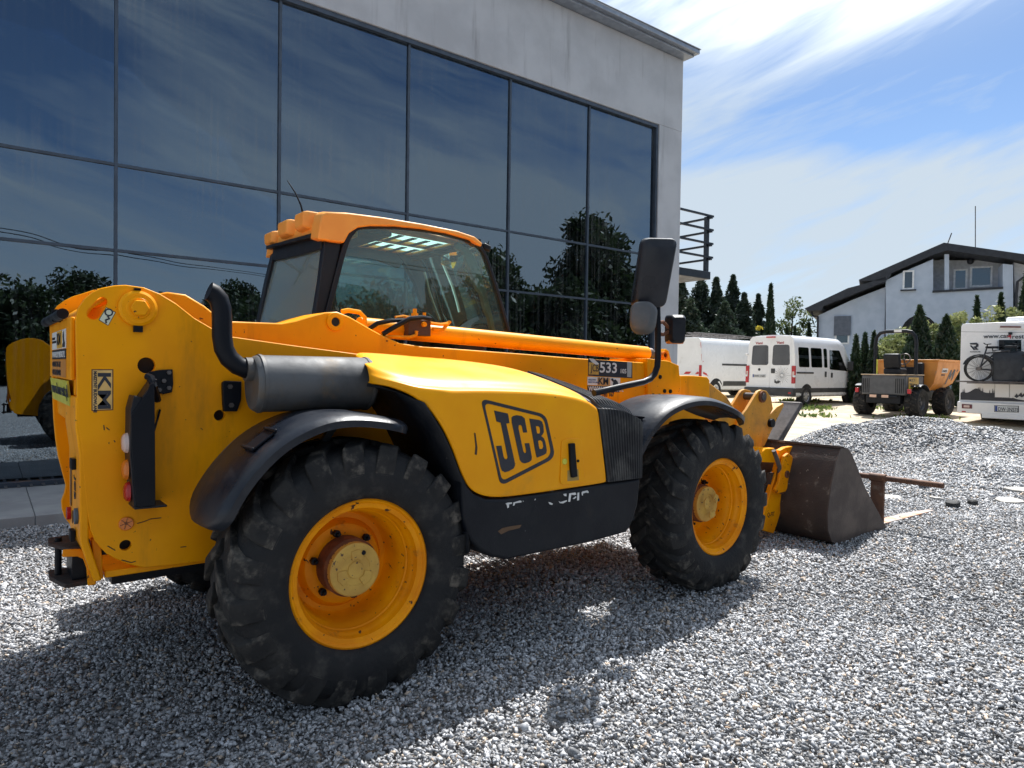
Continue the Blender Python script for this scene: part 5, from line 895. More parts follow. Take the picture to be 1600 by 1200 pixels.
# ---- cab
MILK = bpy.data.materials.new('milky_roof_window'); MILK.use_nodes = True; t = MILK.node_tree; t.nodes.clear(); n1, n2, n3, n4 = t.nodes.new('ShaderNodeBsdfTranslucent'), t.nodes.new('ShaderNodeBsdfTransparent'), t.nodes.new('ShaderNodeMixShader'), t.nodes.new('ShaderNodeOutputMaterial')
n1.inputs[0].default_value = (.72, .82, .78, 1); n3.inputs[0].default_value = .35; t.links.new(n1.outputs[0], n3.inputs[1]); t.links.new(n2.outputs[0], n3.inputs[2]); t.links.new(n3.outputs[0], n4.inputs[0])
c0, c1 = 1.30, 2.22
def ccr(P, n=4, closed=False):
    m = len(P); Q = []
    for i in range(m if closed else m-1):
        g = (lambda k: P[k % m]) if closed else (lambda k: P[min(max(k, 0), m-1)])
        p0, p1, p2, p3 = g(i-1), g(i), g(i+1), g(i+2)
        for s in range(n):
            t = s/n; Q.append(tuple(.5*((2*p1[k])+(-p0[k]+p2[k])*t+(2*p0[k]-5*p1[k]+4*p2[k]-p3[k])*t*t+(-p0[k]+3*p1[k]-3*p2[k]+p3[k])*t**3) for k in (0, 1)))
    if not closed: Q.append(P[-1])
    return Q
op = PXP([(497, 545), (503, 515), (509, 487), (519, 448), (530, 405), (538, 378), (546, 362), (560, 353), (580, 350.5), (620, 351), (660, 355), (700, 362), (735, 372), (750, 381), (762, 400), (775, 438), (787, 477), (799, 522), (806, 548)], c0)
outer = ccr(op, 3)
def side_frame(y, d, m):
    b = MB(); n = len(outer); rings = []
    for i, (x, z) in enumerate(outer):
        a, c = outer[max(i-1, 0)], outer[min(i+1, n-1)]; tx, tz = c[0]-a[0], c[1]-a[1]; l = sqrt(tx*tx+tz*tz); nx_, nz_ = tz/l, -tx/l   # inwards
        wdt = .026 if i > n*.36 else .034
        rings.append([(x, y, z), (x+nx_*wdt, y, z+nz_*wdt), (x+nx_*wdt, y+d, z+nz_*wdt), (x, y+d, z)])
    b.loft(rings); return b.build('door_frame', m, TH, bevel=.004)
CABB = mat('cab_frame_black', (.007, .008, .012), .4, spec=.35, col2=(.012, .013, .017))
side_frame(c0, .05, CABB); side_frame(c1, -.05, CABB)
# bevelled inner liner strips seen through the glass
def inner_strip(y, pts, w, m, nm, dy=.05):
    q = ccr(PXP(pts, c0), 4); b = MB(); rings = []
    for i, (x, z) in enumerate(q):
        a, c = q[max(i-1, 0)], q[min(i+1, len(q)-1)]; tx, tz = c[0]-a[0], c[1]-a[1]; l = sqrt(tx*tx+tz*tz); nx_, nz_ = tz/l, -tx/l; ww = w[i*len(w)//len(q)] if isinstance(w, list) else w
        rings.append([(x, y, z), (x+nx_*ww, y, z+nz_*ww), (x+nx_*ww, y+dy, z+nz_*ww), (x, y+dy, z)])
    b.loft(rings); return b.build(nm, m, TH, bevel=.004)
inner_strip(c0+.06, [(722, 376), (745, 392), (758, 425), (770, 465), (783, 520)], [.05, .085, .075, .05, .035], CREAM, 'pillar_trim', .04)
# glazing
gl = [outer[i] for i in range(3, len(outer)-3)]
def offs(P, d):
    out = []
    for i, (x, z) in enumerate(P):
        a, c = P[max(i-1, 0)], P[min(i+1, len(P)-1)]; tx, tz = c[0]-a[0], c[1]-a[1]; l = sqrt(tx*tx+tz*tz); out.append((x+tz/l*d, z-tx/l*d))
    return out
for y in (c0+.018, c1-.022):
    b = MB(); b.prism(offs(gl, .02), 1, y, y+.004); b.build('side_window', GCAB, TH, smooth=0)
# rear corner posts, rear window, front screen
xr = lambda px, py, y: U(px, py, 1, y)
def post(a0, a1, w, name='corner_post', m=CABB, d=.07):
    b = MB(); b.tube([a0, a1], 1, sect=[(-w/2, -d/2), (w/2, -d/2), (w/2, d/2), (-w/2, d/2)]); return b.build(name, m, TH, bevel=.006)
b = MB(); q = PXP([(484, 530), (492, 490), (500, 440), (508, 372), (513, 358), (535, 366), (530, 400), (510, 480), (498, 540)], c0+.02); b.prism(q, 1, c0+.02, c0+.08); b.build('rear_corner_post', CABB, TH, bevel=.006)
fy = 2.18; b = MB(); q = PXP([(392, 560), (400, 500), (412, 440), (428, 375), (440, 374), (436, 400), (418, 450), (410, 500), (406, 560)], fy); b.prism(q, 1, fy-.06, fy); b.build('rear_corner_post', CABB, TH, bevel=.006)
ra, rb_, rc, rd = U(492, 500, 1, c0+.06), U(508, 378, 1, c0+.06), U(430, 395, 1, fy-.03), U(403, 505, 1, fy-.03); ra = ra+(ra-rb_)*.25; rd = rd+(rd-rc)*.25
b = MB(); e = Vector((.004, 0, 0)); b.loft([[ra, rb_, rc, rd], [ra+e, rb_+e, rc+e, rd+e]]); b.build('rear_window', GREAR, TH, smooth=0)
b = MB(); b.tube([rb_+Vector((0, 0, -.005)), (rb_+rc)/2+Vector((0, 0, -.02)), rc+Vector((0, 0, -.02))], 1, sect=[(-.03, -.045), (.03, -.045), (.03, .045), (-.03, .045)]); b.build('rear_header', CABB, TH, bevel=.006)
b = MB(); q = [U(a, c, 1, yy) for a, c, yy in ((432, 372, 2.1), (441, 368, 2.0), (500, 352, 1.35), (512, 362, 1.35), (500, 366, 1.4), (440, 382, 2.05))]; 
b.tube([rb_+Vector((-.02, -.02, .04)), rc+Vector((-.02, .0, .03))], 1, sect=[(-.05, -.012), (.05, -.012), (.05, .012), (-.05, .012)]); b.build('rear_visor', BLK, TH, bevel=.004)
fx = outer[-1]; ft = outer[int(len(outer)*.74)]
tops = [outer[i] for i in range(int(len(outer)*.70), len(outer)-2)]
b = MB(); ys = [c0+.03, c0+.2, (c0+c1)/2, c1-.2, c1-.03]; bow = [0, .035, .05, .035, 0]
b.loft([[(x+bo_*1.0, y, z) for y, bo_ in zip(ys, bow)] for x, z in tops], closed=False, cap=False); b.build('windscreen', GCAB, TH, smooth=60)
b = MB(); b.tube([(tops[0][0], c0, tops[0][1]), (tops[0][0]+.03, (c0+c1)/2, tops[0][1]), (tops[0][0], c1, tops[0][1])], 1, sect=[(-.03, -.02), (.03, -.02), (.03, .02), (-.03, .02)]); b.build('front_header', CABB, TH)
# far door pillar (seen through the glass)
pil = PXP([(622, 372), (648, 392), (666, 425), (682, 470), (695, 520), (675, 520), (662, 480), (648, 440), (630, 408), (612, 385)], c1-.08)
b = MB(); b.prism(pil, 1, c1-.08, c1-.03); b.build('far_door_pillar', HEAD, TH, bevel=.004)
b = MB(); b.prism(PXP([(528, 398), (550, 399), (590, 405), (625, 418), (640, 395), (600, 378), (535, 372)], c1-.08), 1, c1-.07, c1-.03); b.build('far_door_header', HEAD, TH)
# roof
rf = PXP([(497, 374), (500, 352), (503, 337), (510, 331.5), (545, 333), (600, 340), (660, 350), (715, 361), (742, 370), (754, 380), (752, 386), (735, 374), (700, 364), (660, 357), (620, 353), (580, 352.5), (560, 355), (546, 364), (538, 379), (520, 377)], c0-.03)
nr = len(rf); b = MB(); rings = []
for y, dx, dz in ((c0-.03, 0, 0), (c0+.02, 0, .012), (c0+.10, 0, .02)): rings.append([(x+dx, y, z+(dz if j < 11 else 0)) for j, (x, z) in enumerate(rf)])
b.loft(rings); rings = []
for y, dz in ((c1-.10, .02), (c1-.02, .012), (c1+.03, 0)): rings.append([(x, y, z+(dz if j < 11 else 0)) for j, (x, z) in enumerate(rf)])
b.loft(rings); rz_ = max(z for x, z in rf); x_r = min(x for x, z in rf); x_f = max(x for x, z in rf)
zr = U(510, 333, 1, c0).z
b.bx(x_r+.06, .88, c0+.10, c1-.10, zr-.03, zr+.018); 
b.bx(1.42, x_f-.06, c0+.10, c1-.10, 2.475, 2.505)
for y0_, y1_ in ((c0+.10, c0+.16), ((c0+c1)/2-.04, (c0+c1)/2+.04), (c1-.16, c1-.10)): b.loft([[(.88, y0_, zr-.03), (.88, y1_, zr-.03), (.88, y1_, zr+.018), (.88, y0_, zr+.018)], [(1.42, y0_, 2.475), (1.42, y1_, 2.475), (1.42, y1_, 2.505), (1.42, y0_, 2.505)]])
rf_ = b.build('cab_roof', YELO, TH, bevel=.008, smooth=40); rf_.data.materials[0] = YELO
b = MB()
for k in range(6):
    t = k/5; x = .88+t*.54; z = lerp(zr, 2.49, t); b.bx(x-.022, x+.022, c0+.16, (c0+c1)/2-.04, z-.031, z-.027); b.bx(x-.022, x+.022, (c0+c1)/2+.04, c1-.16, z-.031, z-.027)
b.build('roof_guard_bars', HEAD, rf_)
b = MB(); b.loft([[(.88, c0+.12, zr), (.88, c1-.12, zr), (.88, c1-.12, zr+.004), (.88, c0+.12, zr+.004)], [(1.42, c0+.12, 2.490), (1.42, c1-.12, 2.490), (1.42, c1-.12, 2.494), (1.42, c0+.12, 2.494)]]); b.build('roof_window', MILK, rf_)
b = MB(); b.bx(x_r+.08, .86, c0+.06, c1-.06, zr-.075, zr-.04); b.bx(1.44, x_f-.05, c0+.06, c1-.06, 2.44, 2.47); b.build('headliner', HEAD, TH, bevel=.01)
# four rear roof pods
xs_ = x_r; pods = [(c0-.02, c0+.16, 0), (c0+.24, c0+.44, 0), (c0+.52, c0+.72, 0), (c0+.76, c1+.02, 0)]
for k, (y0_, y1_) in enumerate(((1.36, 1.58), (1.62, 1.90), (1.94, 2.10), )):
    pass
def pod(ya_, yb_, za, zb, xo):
    b = MB(); x0_ = x_r-xo; rings = []
    for x, s in ((x0_, .80), (x0_+.03, 1), (x0_+.20, 1), (x0_+.34, 1)):
        ym_ = (ya_+yb_)/2; hw = (yb_-ya_)/2; rings.append([(x, ym_-hw*s*.86, za+.03*(1-s)*3), (x, ym_-hw*s, zb-.03), (x, ym_-hw*s*.85, zb-(1-s)*.03), (x, ym_+hw*s*.85, zb-(1-s)*.03), (x, ym_+hw*s, zb-.03), (x, ym_+hw*s*.86, za+.03*(1-s)*3)])
    b.loft(rings); b.build('roof_pod', YELO, rf_, bevel=.010, smooth=40)
for a_ in PODS if 'PODS' in globals() else ((1.42, 1.62, 2.435, 2.550, .03), (1.72, 1.94, 2.435, 2.545, .03), (2.04, 2.25, 2.42, 2.515, .02)): pod(*a_)
b = MB(); b.bx(x_r+.02, x_r+.30, c0+.03, c1+.02, 2.40, 2.47); b.build('roof_edge', YELO, rf_, bevel=.01)
b = MB(); q = [U(474, 336, 1, 1.75), U(470, 320, 1, 1.75), U(462, 302, 1, 1.76), U(449, 282, 1, 1.78)]; b.tube(q, [.008, .006, .005, .003], 6); b.build('aerial', BLKG, TH)
# cab body, interior
b = MB(); b.bx(.30, 1.80, c0+.05, c1, .85, 1.60); b.build('cab_body', YEL, TH, bevel=.01)
b = MB(); b.bx(.40, .95, 1.45, 2.0, 1.60, 1.78); b.box((.48, 1.74, 2.0), (.13, .44, .50), Matrix.Rotation(R(-10), 3, 'Y')); b.build('seat', mat('seat_fabric', (.03, .032, .036), .9, bump=.2), TH, bevel=.04, seg=3)
b = MB(); b.box((.44, 1.74, 2.25), (.07, .24, .14), Matrix.Rotation(R(-10), 3, 'Y')); 
b = MB(); q = [(1.32+.14*cos(t_)*.75, 1.76+.17*sin(t_), 1.93+.14*cos(t_)*-.55) for t_ in np.linspace(0, 2*pi, 25)]; b.tube(q, .013, 8, cap=False); b.cyl((1.45, 1.76, 1.60), (1.32, 1.76, 1.93), .035, 10); b.build('steering_wheel', BLK, TH)
b = MB(); b.bx(1.42, 1.72, c0+.10, c1-.10, 1.55, 1.82); b.build('dashboard', BLK, TH, bevel=.04)
b = MB(); q = U(698, 410, 1, 1.85); b.box(q, (.15, .012, .075), Matrix.Rotation(R(12), 3, 'Y') @ Matrix.Rotation(R(20), 3, 'Z')); b.build('interior_mirror', MIRR, TH, bevel=.004); b = MB(); b.tube([U(690, 400, 1, 1.83), U(675, 397, 1, 1.83)], .006, 5); b.build('mirror_stem', BLK, TH)
b = MB(); b.tube([U(663, 425, 1, 2.1), U(672, 460, 1, 2.1), U(687, 500, 1, 2.1)], .010, 6); b.build('grab_handle', mat('pale_handle', (.5, .52, .5), .5), TH)
q = U(712, 462, 1, 2.42); mm2 = mirror_box('wide_mirror', q, .20, .40, .05, R(-35), R(4), BLKF, TH); b = MB(); b.tube([U(695, 520, 1, 2.42), U(695, 440, 1, 2.42), (q.x, 2.42, q.z)], .012, 6); b.build('mirror_stalk', BLKG, mm2)
b = MB(); q = U(757, 384, 1, c0+.02); b.box(q+Vector((.02, .03, -.01)), (.07, .09, .05), Matrix.Rotation(R(15), 3, 'Y')); b.build('cab_work_lamp', BLK, TH, bevel=.012)
b = MB(); b.tube([U(692, 492, 1, 1.75), U(705, 512, 1, 1.5)], .005, 5); b.tube([U(742, 508, 1, 1.4), U(755, 506, 1, 1.42), U(770, 512, 1, 1.4)], .006, 5); b.build('wiper', BLKG, TH)
# ---- pallet fork carriage beyond the bucket
pf = thing('pallet_forks', (6.0, .4, 0), 'rusty pallet fork attachment lying on gravel just beyond the bucket', 'pallet forks')
fx0 = U(1370, 820, 2, .02).x
b = MB(); b.cyl((fx0, -.32, .505), (fx0, 2.0, .505), .028, 14); b.build('fork_shaft', RSTB, pf)
b = MB(); b.cyl((fx0, .20, .505), (fx0, .36, .505), .042, 14); b.bx(fx0-.018, fx0+.018, .215, .345, .03, .47); b.build('fork_shank', RSTB, pf, bevel=.004)
b = MB(); b.loft([[(fx0-.018, .215, .0), (fx0-.018, .345, .0), (fx0-.018, .345, .045), (fx0-.018, .215, .045)], [(fx0+.8, .215, .0), (fx0+.8, .345, .0), (fx0+.8, .345, .038), (fx0+.8, .215, .038)], [(fx0+1.35, .245, .008), (fx0+1.35, .315, .008), (fx0+1.35, .315, .018), (fx0+1.35, .245, .018)]]); b.build('fork_blade', FORKT, pf, bevel=.003)
# ================================================================ VEHICLES IN THE YARD
VW = mat('van_white', (.80, .81, .82), .32, col2=(.75, .76, .77), ns=2, coat=.3, dirt=(.45, .43, .40), dlo=.62, dhi=.85, ds=2)
VB = mat('van_trim', (.045, .047, .05), .6); TYV = mat('road_tyre', (.022, .022, .023), .85, bump=.3); RIMV = mat('steel_rim', (.40, .41, .42), .4, .5)
PLT = mat('number_plate', (.62, .64, .65), .4); BLUE = mat('plate_blue', (.02, .06, .28), .4)
def road_wheel(root, x, y, z, r=.33, side=-1, wd=.21):
    b = MB(); s = side; pr = [(r*.60, 0), (r*.66, .012*s), (r*.93, .010*s), (r, -.02*s), (r, -(wd-.02)*s), (r*.93, -wd*s), (r*.6, -wd*s)]
    b.lathe(pr, (x, y, z), 1, 28); t = b.build('wheel', TYV, root)
    b = MB(); b.lathe([(r*.62, .004*s), (r*.58, -.02*s), (r*.50, -.03*s), (r*.2, .005*s), (r*.12, .012*s), (.0001, .012*s)], (x, y, z), 1, 28); rm = b.build('rim', RIMV, t)
    b = MB()
    for i in range(8): a = i*pi/4; b.cyl((x+r*.42*cos(a), y-.01*s, z+r*.42*sin(a)), (x+r*.42*cos(a), y-.004*s+.004*s, z+r*.42*sin(a)), r*.055, 8)
    b.build('rim_openings', DARK, t)
def van(root, X0, Yc, h0, hw=.955, L_=4.75, H_=2.46, name='body'):
    """high-roof van, nose towards +X"""
    sec = [(.86, .30), (.93, .36), (.955, .75), (.955, 1.18), (.925, 1.70), (.885, 2.12), (.84, 2.32), (.74, 2.42), (.45, 2.455), (0, 2.465)]
    k = hw/.955; kz = H_/2.465
    def ztop(x):
        P = [(0, 2.42), (.08, 2.465), (L_-1.85, 2.465), (L_-1.6, 2.40), (L_-1.35, 2.20), (L_-.85, 1.50), (L_-.75, 1.34), (L_-.35, 1.14), (L_-.1, .92), (L_, .60)]
        for (a, c), (d, e) in zip(P, P[1:]):
            if x <= d: return c+(e-c)*(x-a)/(d-a)
        return .6
    xs_ = [0, .03, .08, 1, 2, L_-1.85, L_-1.6, L_-1.35, L_-1.1, L_-.85, L_-.75, L_-.35, L_-.1, L_]; b = MB(); rings = []
    for x in xs_:
        zt = ztop(x); nar = 1-.12*max(0, (x-(L_-.5))/.5)**2; r_ = [(X0+x+(.0 if x > .02 else 0)+(.05*(z/2.4) if x < .05 else 0), Yc-w*k*nar*(1 if z <= zt else max(.82, 1-.10*(z-zt))), h0+min(z, zt)*kz) for w, z in sec]
        r_ += [(a, 2*Yc-y, z) for a, y, z in r_[-2::-1]]; rings.append(r_)
    b.loft(rings); body = b.build(name, VW, root, bevel=.012, smooth=45)
    return body
def side_y(Yc, hw, z):    # side surface, right side, height above the van's ground
    S_ = [(.3, .86), (.36, .93), (.75, .955), (1.18, .955), (1.70, .925), (2.12, .885), (2.32, .84)]
    for (a, c), (d, e) in zip(S_, S_[1:]):
        if z <= d: return Yc-(c+(e-c)*max(0, (z-a)/(d-a)))*hw/.955
    return Yc-.84
def spanel(name, pts, X0, Yc, h0, off, m, parent, hw=.955, th=.012, n=1):
    """panel hugging the side: pts = (x, z) from the rear corner"""
    b = MB(); b.loft([[(X0+x, side_y(Yc, hw, z)-off, h0+z) for x, z in pts], [(X0+x, side_y(Yc, hw, z)-off+th, h0+z) for x, z in pts]]); return b.build(name, m, parent, smooth=0)
def rr4(x0, x1, z0, z1, r=.06): return rounded([(x0, z0), (x1, z0), (x1, z1), (x0, z1)], [r]*4, 3)
# ---- minibus
X0, Yc = 21.0, 10.69; h0 = ground_h(X0+1, Yc)-.02
MBS = thing('minibus', (X0, Yc, h0), 'white high-roof minibus with dark side windows, parked behind the bucket', 'minibus')
bd_ = van(MBS, X0, Yc, h0, L_=5.0, H_=2.50)
XB = lambda z: X0+.05*(z/2.4)
def rpanel(name, pts, off, m, parent, th=.01, X0=X0, Yc=Yc, h0=h0):
    """panel on the rear face: pts = (distance right of the left edge, z)"""
    b = MB(); b.loft([[(X0+.05*(z/2.4)-off, Yc+.955-y, h0+z) for y, z in pts], [(X0+.05*(z/2.4)-off+th, Yc+.955-y, h0+z) for y, z in pts]]); return b.build(name, m, parent, smooth=0)
for i, (ya_, yb_) in enumerate(((.10, .952), (.960, 1.81))):
    dr_ = rpanel('rear_door', rounded([(ya_, .62), (yb_, .62), (yb_-(.10 if i else 0), 2.30), (ya_+(.10 if not i else 0), 2.30)], [.05]*4, 3), .012, VW, MBS, .02)
    w0, w1_ = (ya_+.12, yb_-.09) if not i else (ya_+.09, yb_-.12)
    rpanel('window', rounded([(w0-.02, 1.42), (w1_+.02, 1.42), (w1_-.02 if i else w1_, 2.14), (w0 if i else w0+.02, 2.14)], [.10]*4, 4), .018, GVAN, dr_, .004)
    rpanel('window_shade', rounded([(w0-.02, 1.42), (w1_+.02, 1.42), (w1_-.02 if i else w1_, 2.14), (w0 if i else w0+.02, 2.14)], [.10]*4, 4), .0138, DARK, dr_, .002)
    q = (w0+w1_)/2; flat_text('door_emblem', 'Vani', mat('emblem_red', (.35, .03, .04), .5) if 'emblem_red' not in bpy.data.materials else bpy.data.materials['emblem_red'], dr_, (XB(2.17)-.016, Yc+.955-q+.19, h0+2.175), (0, -1, 0), (.02, 0, 1), .13, 1.25, .004)
rpanel('door_lock', rr4(1.0, 1.15, 1.13, 1.30, .01), .024, VB, MBS, .012)
rpanel('badge', [(.53+.05*cos(i*pi/6), 1.26+.05*sin(i*pi/6)) for i in range(12)], .018, VB, MBS, .006)
pl_ = rpanel('number_plate', rr4(.27, .80, .97, 1.09, .01), .02, PLT, MBS, .008); rpanel('country_band', rr4(.275, .32, .975, 1.085, .005), .022, BLUE, pl_, .002)
flat_text('plate_text', 'DWR 21NX', INK, pl_, (XB(1)-.024, Yc+.955-.33, h0+.985), (0, -1, 0), (0, 0, 1), .105, .80, .001)
b = MB(); cy_, cz_ = Yc+.955-1.42, h0+1.06
for i in range(22):
    a = i*2*pi/22; r0, r1 = .05, .24+.10*(i % 3)/2; b.cyl((XB(1)-.018, cy_+r0*cos(a), cz_+r0*sin(a)), (XB(1)-.018, cy_+r1*cos(a), cz_+r1*sin(a)), .003, 4)
b.build('dandelion_decal', VB, MBS)
b = MB(); b.prism([(cy_+.28, h0+.80), (cy_+.20, h0+.76), (cy_+.10, h0+.78), (cy_+.04, h0+.84), (cy_+.12, h0+.88), (cy_+.2, h0+.84), (cy_+.27, h0+.92)], 0, XB(.9)-.019, XB(.9)-.014); b.build('bird_decal', VB, MBS)
for ya_ in (0.0, 1.80): 
    t_ = rpanel('tail_lamp', rr4(ya_-.01, ya_+.12, .78, 1.40, .02), .03, RED, MBS, .05); rpanel('lamp_white', rr4(ya_+.015, ya_+.09, 1.02, 1.20, .01), .033, WHL, t_, .004)
b = MB(); b.bx(X0-.10, X0+.10, Yc-.97, Yc+.97, h0+.34, h0+.62); bp_ = b.build('rear_bumper', VB, MBS, bevel=.03); b = MB(); b.bx(X0-.105, X0-.10, Yc-.88, Yc-.78, h0+.42, h0+.48); b.bx(X0-.105, X0-.10, Yc+.78, Yc+.88, h0+.42, h0+.48); split_loose(b.build('bumper_reflector', RED, bp_), 'bumper_reflector')
b = MB(); b.bx(X0+.0, X0+.05, Yc-.17, Yc+.17, h0+2.40, h0+2.445); b.build('high_brake_lamp', RED, MBS, bevel=.005)
b = MB(); 
for s in (-1, 1):
    for z in (1.0, 1.78): b.bx(X0-.03, X0+.05, Yc+s*.93-.04, Yc+s*.93+.04, h0+z, h0+z+.07)
split_loose(b.build('door_hinge', VW, MBS, bevel=.01), 'door_hinge')
for x0_, x1_, z0_, z1_ in ((.28, .98, 1.36, 2.06), (1.12, 1.88, 1.36, 2.06), (2.02, 2.26, 1.36, 2.06)):
    w_ = spanel('side_window', rr4(x0_, x1_, z0_, z1_, .07), X0, Yc, h0, .010, GVAN, MBS, th=.003); spanel('window_shade', rr4(x0_, x1_, z0_, z1_, .07), X0, Yc, h0, .006, DARK, w_, th=.003)
w_ = spanel('front_window', rounded([(2.42, 1.30), (3.75, 1.25), (3.52, 1.56), (3.20, 2.02), (2.46, 2.02)], [.05]*5, 3), X0, Yc, h0, .010, GVAN, MBS, th=.003); spanel('window_shade', rounded([(2.42, 1.30), (3.75, 1.25), (3.52, 1.56), (3.20, 2.02), (2.46, 2.02)], [.05]*5, 3), X0, Yc, h0, .006, mat('cab_dim', (.05, .06, .065), .8), w_, th=.003)
spanel('side_trim', [(.1, .46), (4.1, .46), (4.1, .62), (.1, .62)], X0, Yc, h0, .012, VB, MBS); spanel('sliding_rail', [(.12, 1.13), (1.25, 1.13), (1.25, 1.19), (.12, 1.19)], X0, Yc, h0, .014, VB, MBS)
spanel('door_handle', rr4(2.05, 2.17, 1.02, 1.22, .02), X0, Yc, h0, .02, VB, MBS); spanel('door_handle', rr4(2.50, 2.62, 1.0, 1.18, .02), X0, Yc, h0, .02, VB, MBS)
for x in (1.06, 2.36): spanel('door_seam', [(x, .62), (x+.015, .62), (x+.015, 2.25), (x, 2.25)], X0, Yc, h0, .002, VB, MBS, th=.003)
for x in (.82, 4.10):
    arc = [(x+.43*cos(pi*i/10), .34+.43*sin(pi*i/10)) for i in range(11)]; spanel('wheel_arch', arc, X0, Yc, h0, .006, DARK, MBS)
    road_wheel(MBS, X0+x, Yc-.95, h0+.335, .335); road_wheel(MBS, X0+x, Yc+.95, h0+.335, .335, 1)
b = MB(); b.box((X0+3.70, Yc-1.10, h0+1.45), (.10, .20, .34)); b.tube([(X0+3.75, Yc-.9, h0+1.35), (X0+3.72, Yc-1.05, h0+1.35)], .03, 6); b.build('wing_mirror', VB, MBS, bevel=.03)
b = MB(); b.bx(X0+4.6, X0+5.06, Yc-.90, Yc+.90, h0+.28, h0+.58); b.build('front_bumper', VB, MBS, bevel=.05)
# ---- long panel van
X1, Y1c = 21.9, 15.25; h1 = ground_h(X1+2, Y1c)-.02
PV = thing('panel_van', (X1, Y1c, h1), 'long white panel van with red and white rear striping, half behind the building', 'van')
van(PV, X1, Y1c, h1, .985, 6.0, 2.52)
STRP = bpy.data.materials.new('hazard_stripe'); STRP.use_nodes = True; t = STRP.node_tree; p = t.nodes['Principled BSDF']; tcn = t.nodes.new('ShaderNodeTexCoord'); wv = t.nodes.new('ShaderNodeTexWave'); wv.wave_profile = 'SAW'; wv.inputs['Scale'].default_value = 1.1; wv.bands_direction = 'DIAGONAL'; cr_ = t.nodes.new('ShaderNodeValToRGB'); cr_.color_ramp.interpolation = 'CONSTANT'; cr_.color_ramp.elements[0].color = (.5, .03, .03, 1); cr_.color_ramp.elements[1].color = (.75, .75, .75, 1); cr_.color_ramp.elements[1].position = .5
t.links.new(tcn.outputs['Object'], wv.inputs[0]); t.links.new(wv.outputs[0], cr_.inputs[0]); t.links.new(cr_.outputs[0], p.inputs['Base Color'])
spanel('hazard_stripe', [(.03, 1.30), (.13, 1.30), (.13, 2.28), (.03, 2.28)], X1, Y1c, h1, .012, STRP, PV, .985); spanel('hazard_stripe', [(.10, 1.0), (.62, .86), (.62, .93), (.10, 1.08)], X1, Y1c, h1, .012, STRP, PV, .985)
rpanel('hazard_stripe', rr4(.9, 1.8, .98, 1.08, .01), .012, STRP, PV, X0=X1, Yc=Y1c+.02, h0=h1); rpanel('tail_lamp', rr4(1.83, 1.95, .8, 1.35, .02), .03, RED, PV, X0=X1, Yc=Y1c+.02, h0=h1)
spanel('sliding_rail', [(1.4, 1.36), (3.9, 1.36), (3.9, 1.44), (1.4, 1.44)], X1, Y1c, h1, .014, VB, PV, .985); spanel('side_trim', [(1.5, .50), (5.2, .50), (5.2, .70), (1.5, .70)], X1, Y1c, h1, .014, VB, PV, .985)
spanel('panel_crease', [(.5, 1.98), (5.0, 1.98), (5.0, 1.995), (.5, 1.995)], X1, Y1c, h1, .003, VB, PV, .985, th=.002); spanel('door_seam', [(3.3, .70), (3.315, .70), (3.315, 2.3), (3.3, 2.3)], X1, Y1c, h1, .003, VB, PV, .985, th=.003); spanel('door_seam', [(.5, .8), (.512, .8), (.512, 2.3), (.5, 2.3)], X1, Y1c, h1, .003, VB, PV, .985, th=.003)
for x in (1.0, 5.0):
    spanel('wheel_arch', [(x+.48*cos(pi*i/10), .34+.48*sin(pi*i/10)) for i in range(11)], X1, Y1c, h1, .006, DARK, PV, .985); road_wheel(PV, X1+x, Y1c-.98, h1+.35, .35); road_wheel(PV, X1+x, Y1c+.98, h1+.35, .35, 1)
b = MB()
for s in (-1, 1): b.tube([(X1+.2, Y1c+s*.7, h1+2.66), (X1+4.2, Y1c+s*.7, h1+2.66)], .02, 6)
for i in range(7): x = X1+.3+i*.62; b.tube([(x, Y1c-.7, h1+2.62), (x, Y1c+.7, h1+2.62)], .015, 5); b.tube([(x, Y1c-.7, h1+2.45), (x, Y1c-.7, h1+2.66)], .015, 5)
b.tube([(X1+.2, Y1c-.4, h1+2.70), (X1+3.9, Y1c-.4, h1+2.70)], .03, 5); b.tube([(X1+.2, Y1c-.05, h1+2.70), (X1+3.9, Y1c-.05, h1+2.70)], .03, 5); b.build('roof_rack', STEEL, PV)
# ---- site dumper
dx_, dy_ = PD(1391, 21.2); X2, Y2 = dx_, dy_; h2 = ground_h(X2, Y2)-.02
DP = thing('site_dumper', (X2, Y2, h2), 'small site dumper with grey engine cover, black roll bar and orange skip', 'dumper')
SKO = mat('skip_orange', (.60, .24, .04), .5, col2=(.52, .20, .04), ns=4, dirt=(.35, .20, .10), ds=4, bump=.1); DG = mat('dumper_grey', (.075, .08, .09), .5)
def dumper_wheel(x, y, s): 
    b = MB(); r = .46; b.lathe([(.21, 0), (.25, .02*s), (.40, .03*s), (r-.03, -.02*s), (r-.03, -.32*s), (.40, -.36*s), (.2, -.36*s)], (x, y, h2+r), 1, 28); w = b.build('wheel', RUB, DP)
    b = MB(); b.lathe([(.215, .005*s), (.20, -.03*s), (.19, -.08*s), (.08, -.06*s), (.07, -.02*s), (.0001, -.02*s)], (x, y, h2+r), 1, 20); b.build('rim', DG, w)
    b = MB()
    for side in (0, 1):
        for i in range(14):
            a = 2*pi*(i+.5*side)/14; rings = []
            for t_, da, rr in ((0, 0, r), (.6, .12, r), (1, .2, r-.03), (1.06, .22, r-.10)):
                yy = y-.17*s+(-1 if side else 1)*t_*.17*s; aa = a+da; rings.append([(x+q*cos(aa+e), yy, h2+.46+q*sin(aa+e)) for q, e in ((rr-.06, -.10), (rr, -.07), (rr, .07), (rr-.06, .10))])
            b.loft(rings)
    b.build('tread', RUBL, w, smooth=0)
for x in (0.0, 2.05):
    dumper_wheel(X2+x, Y2-.92, -1); dumper_wheel(X2+x, Y2+.92, 1)
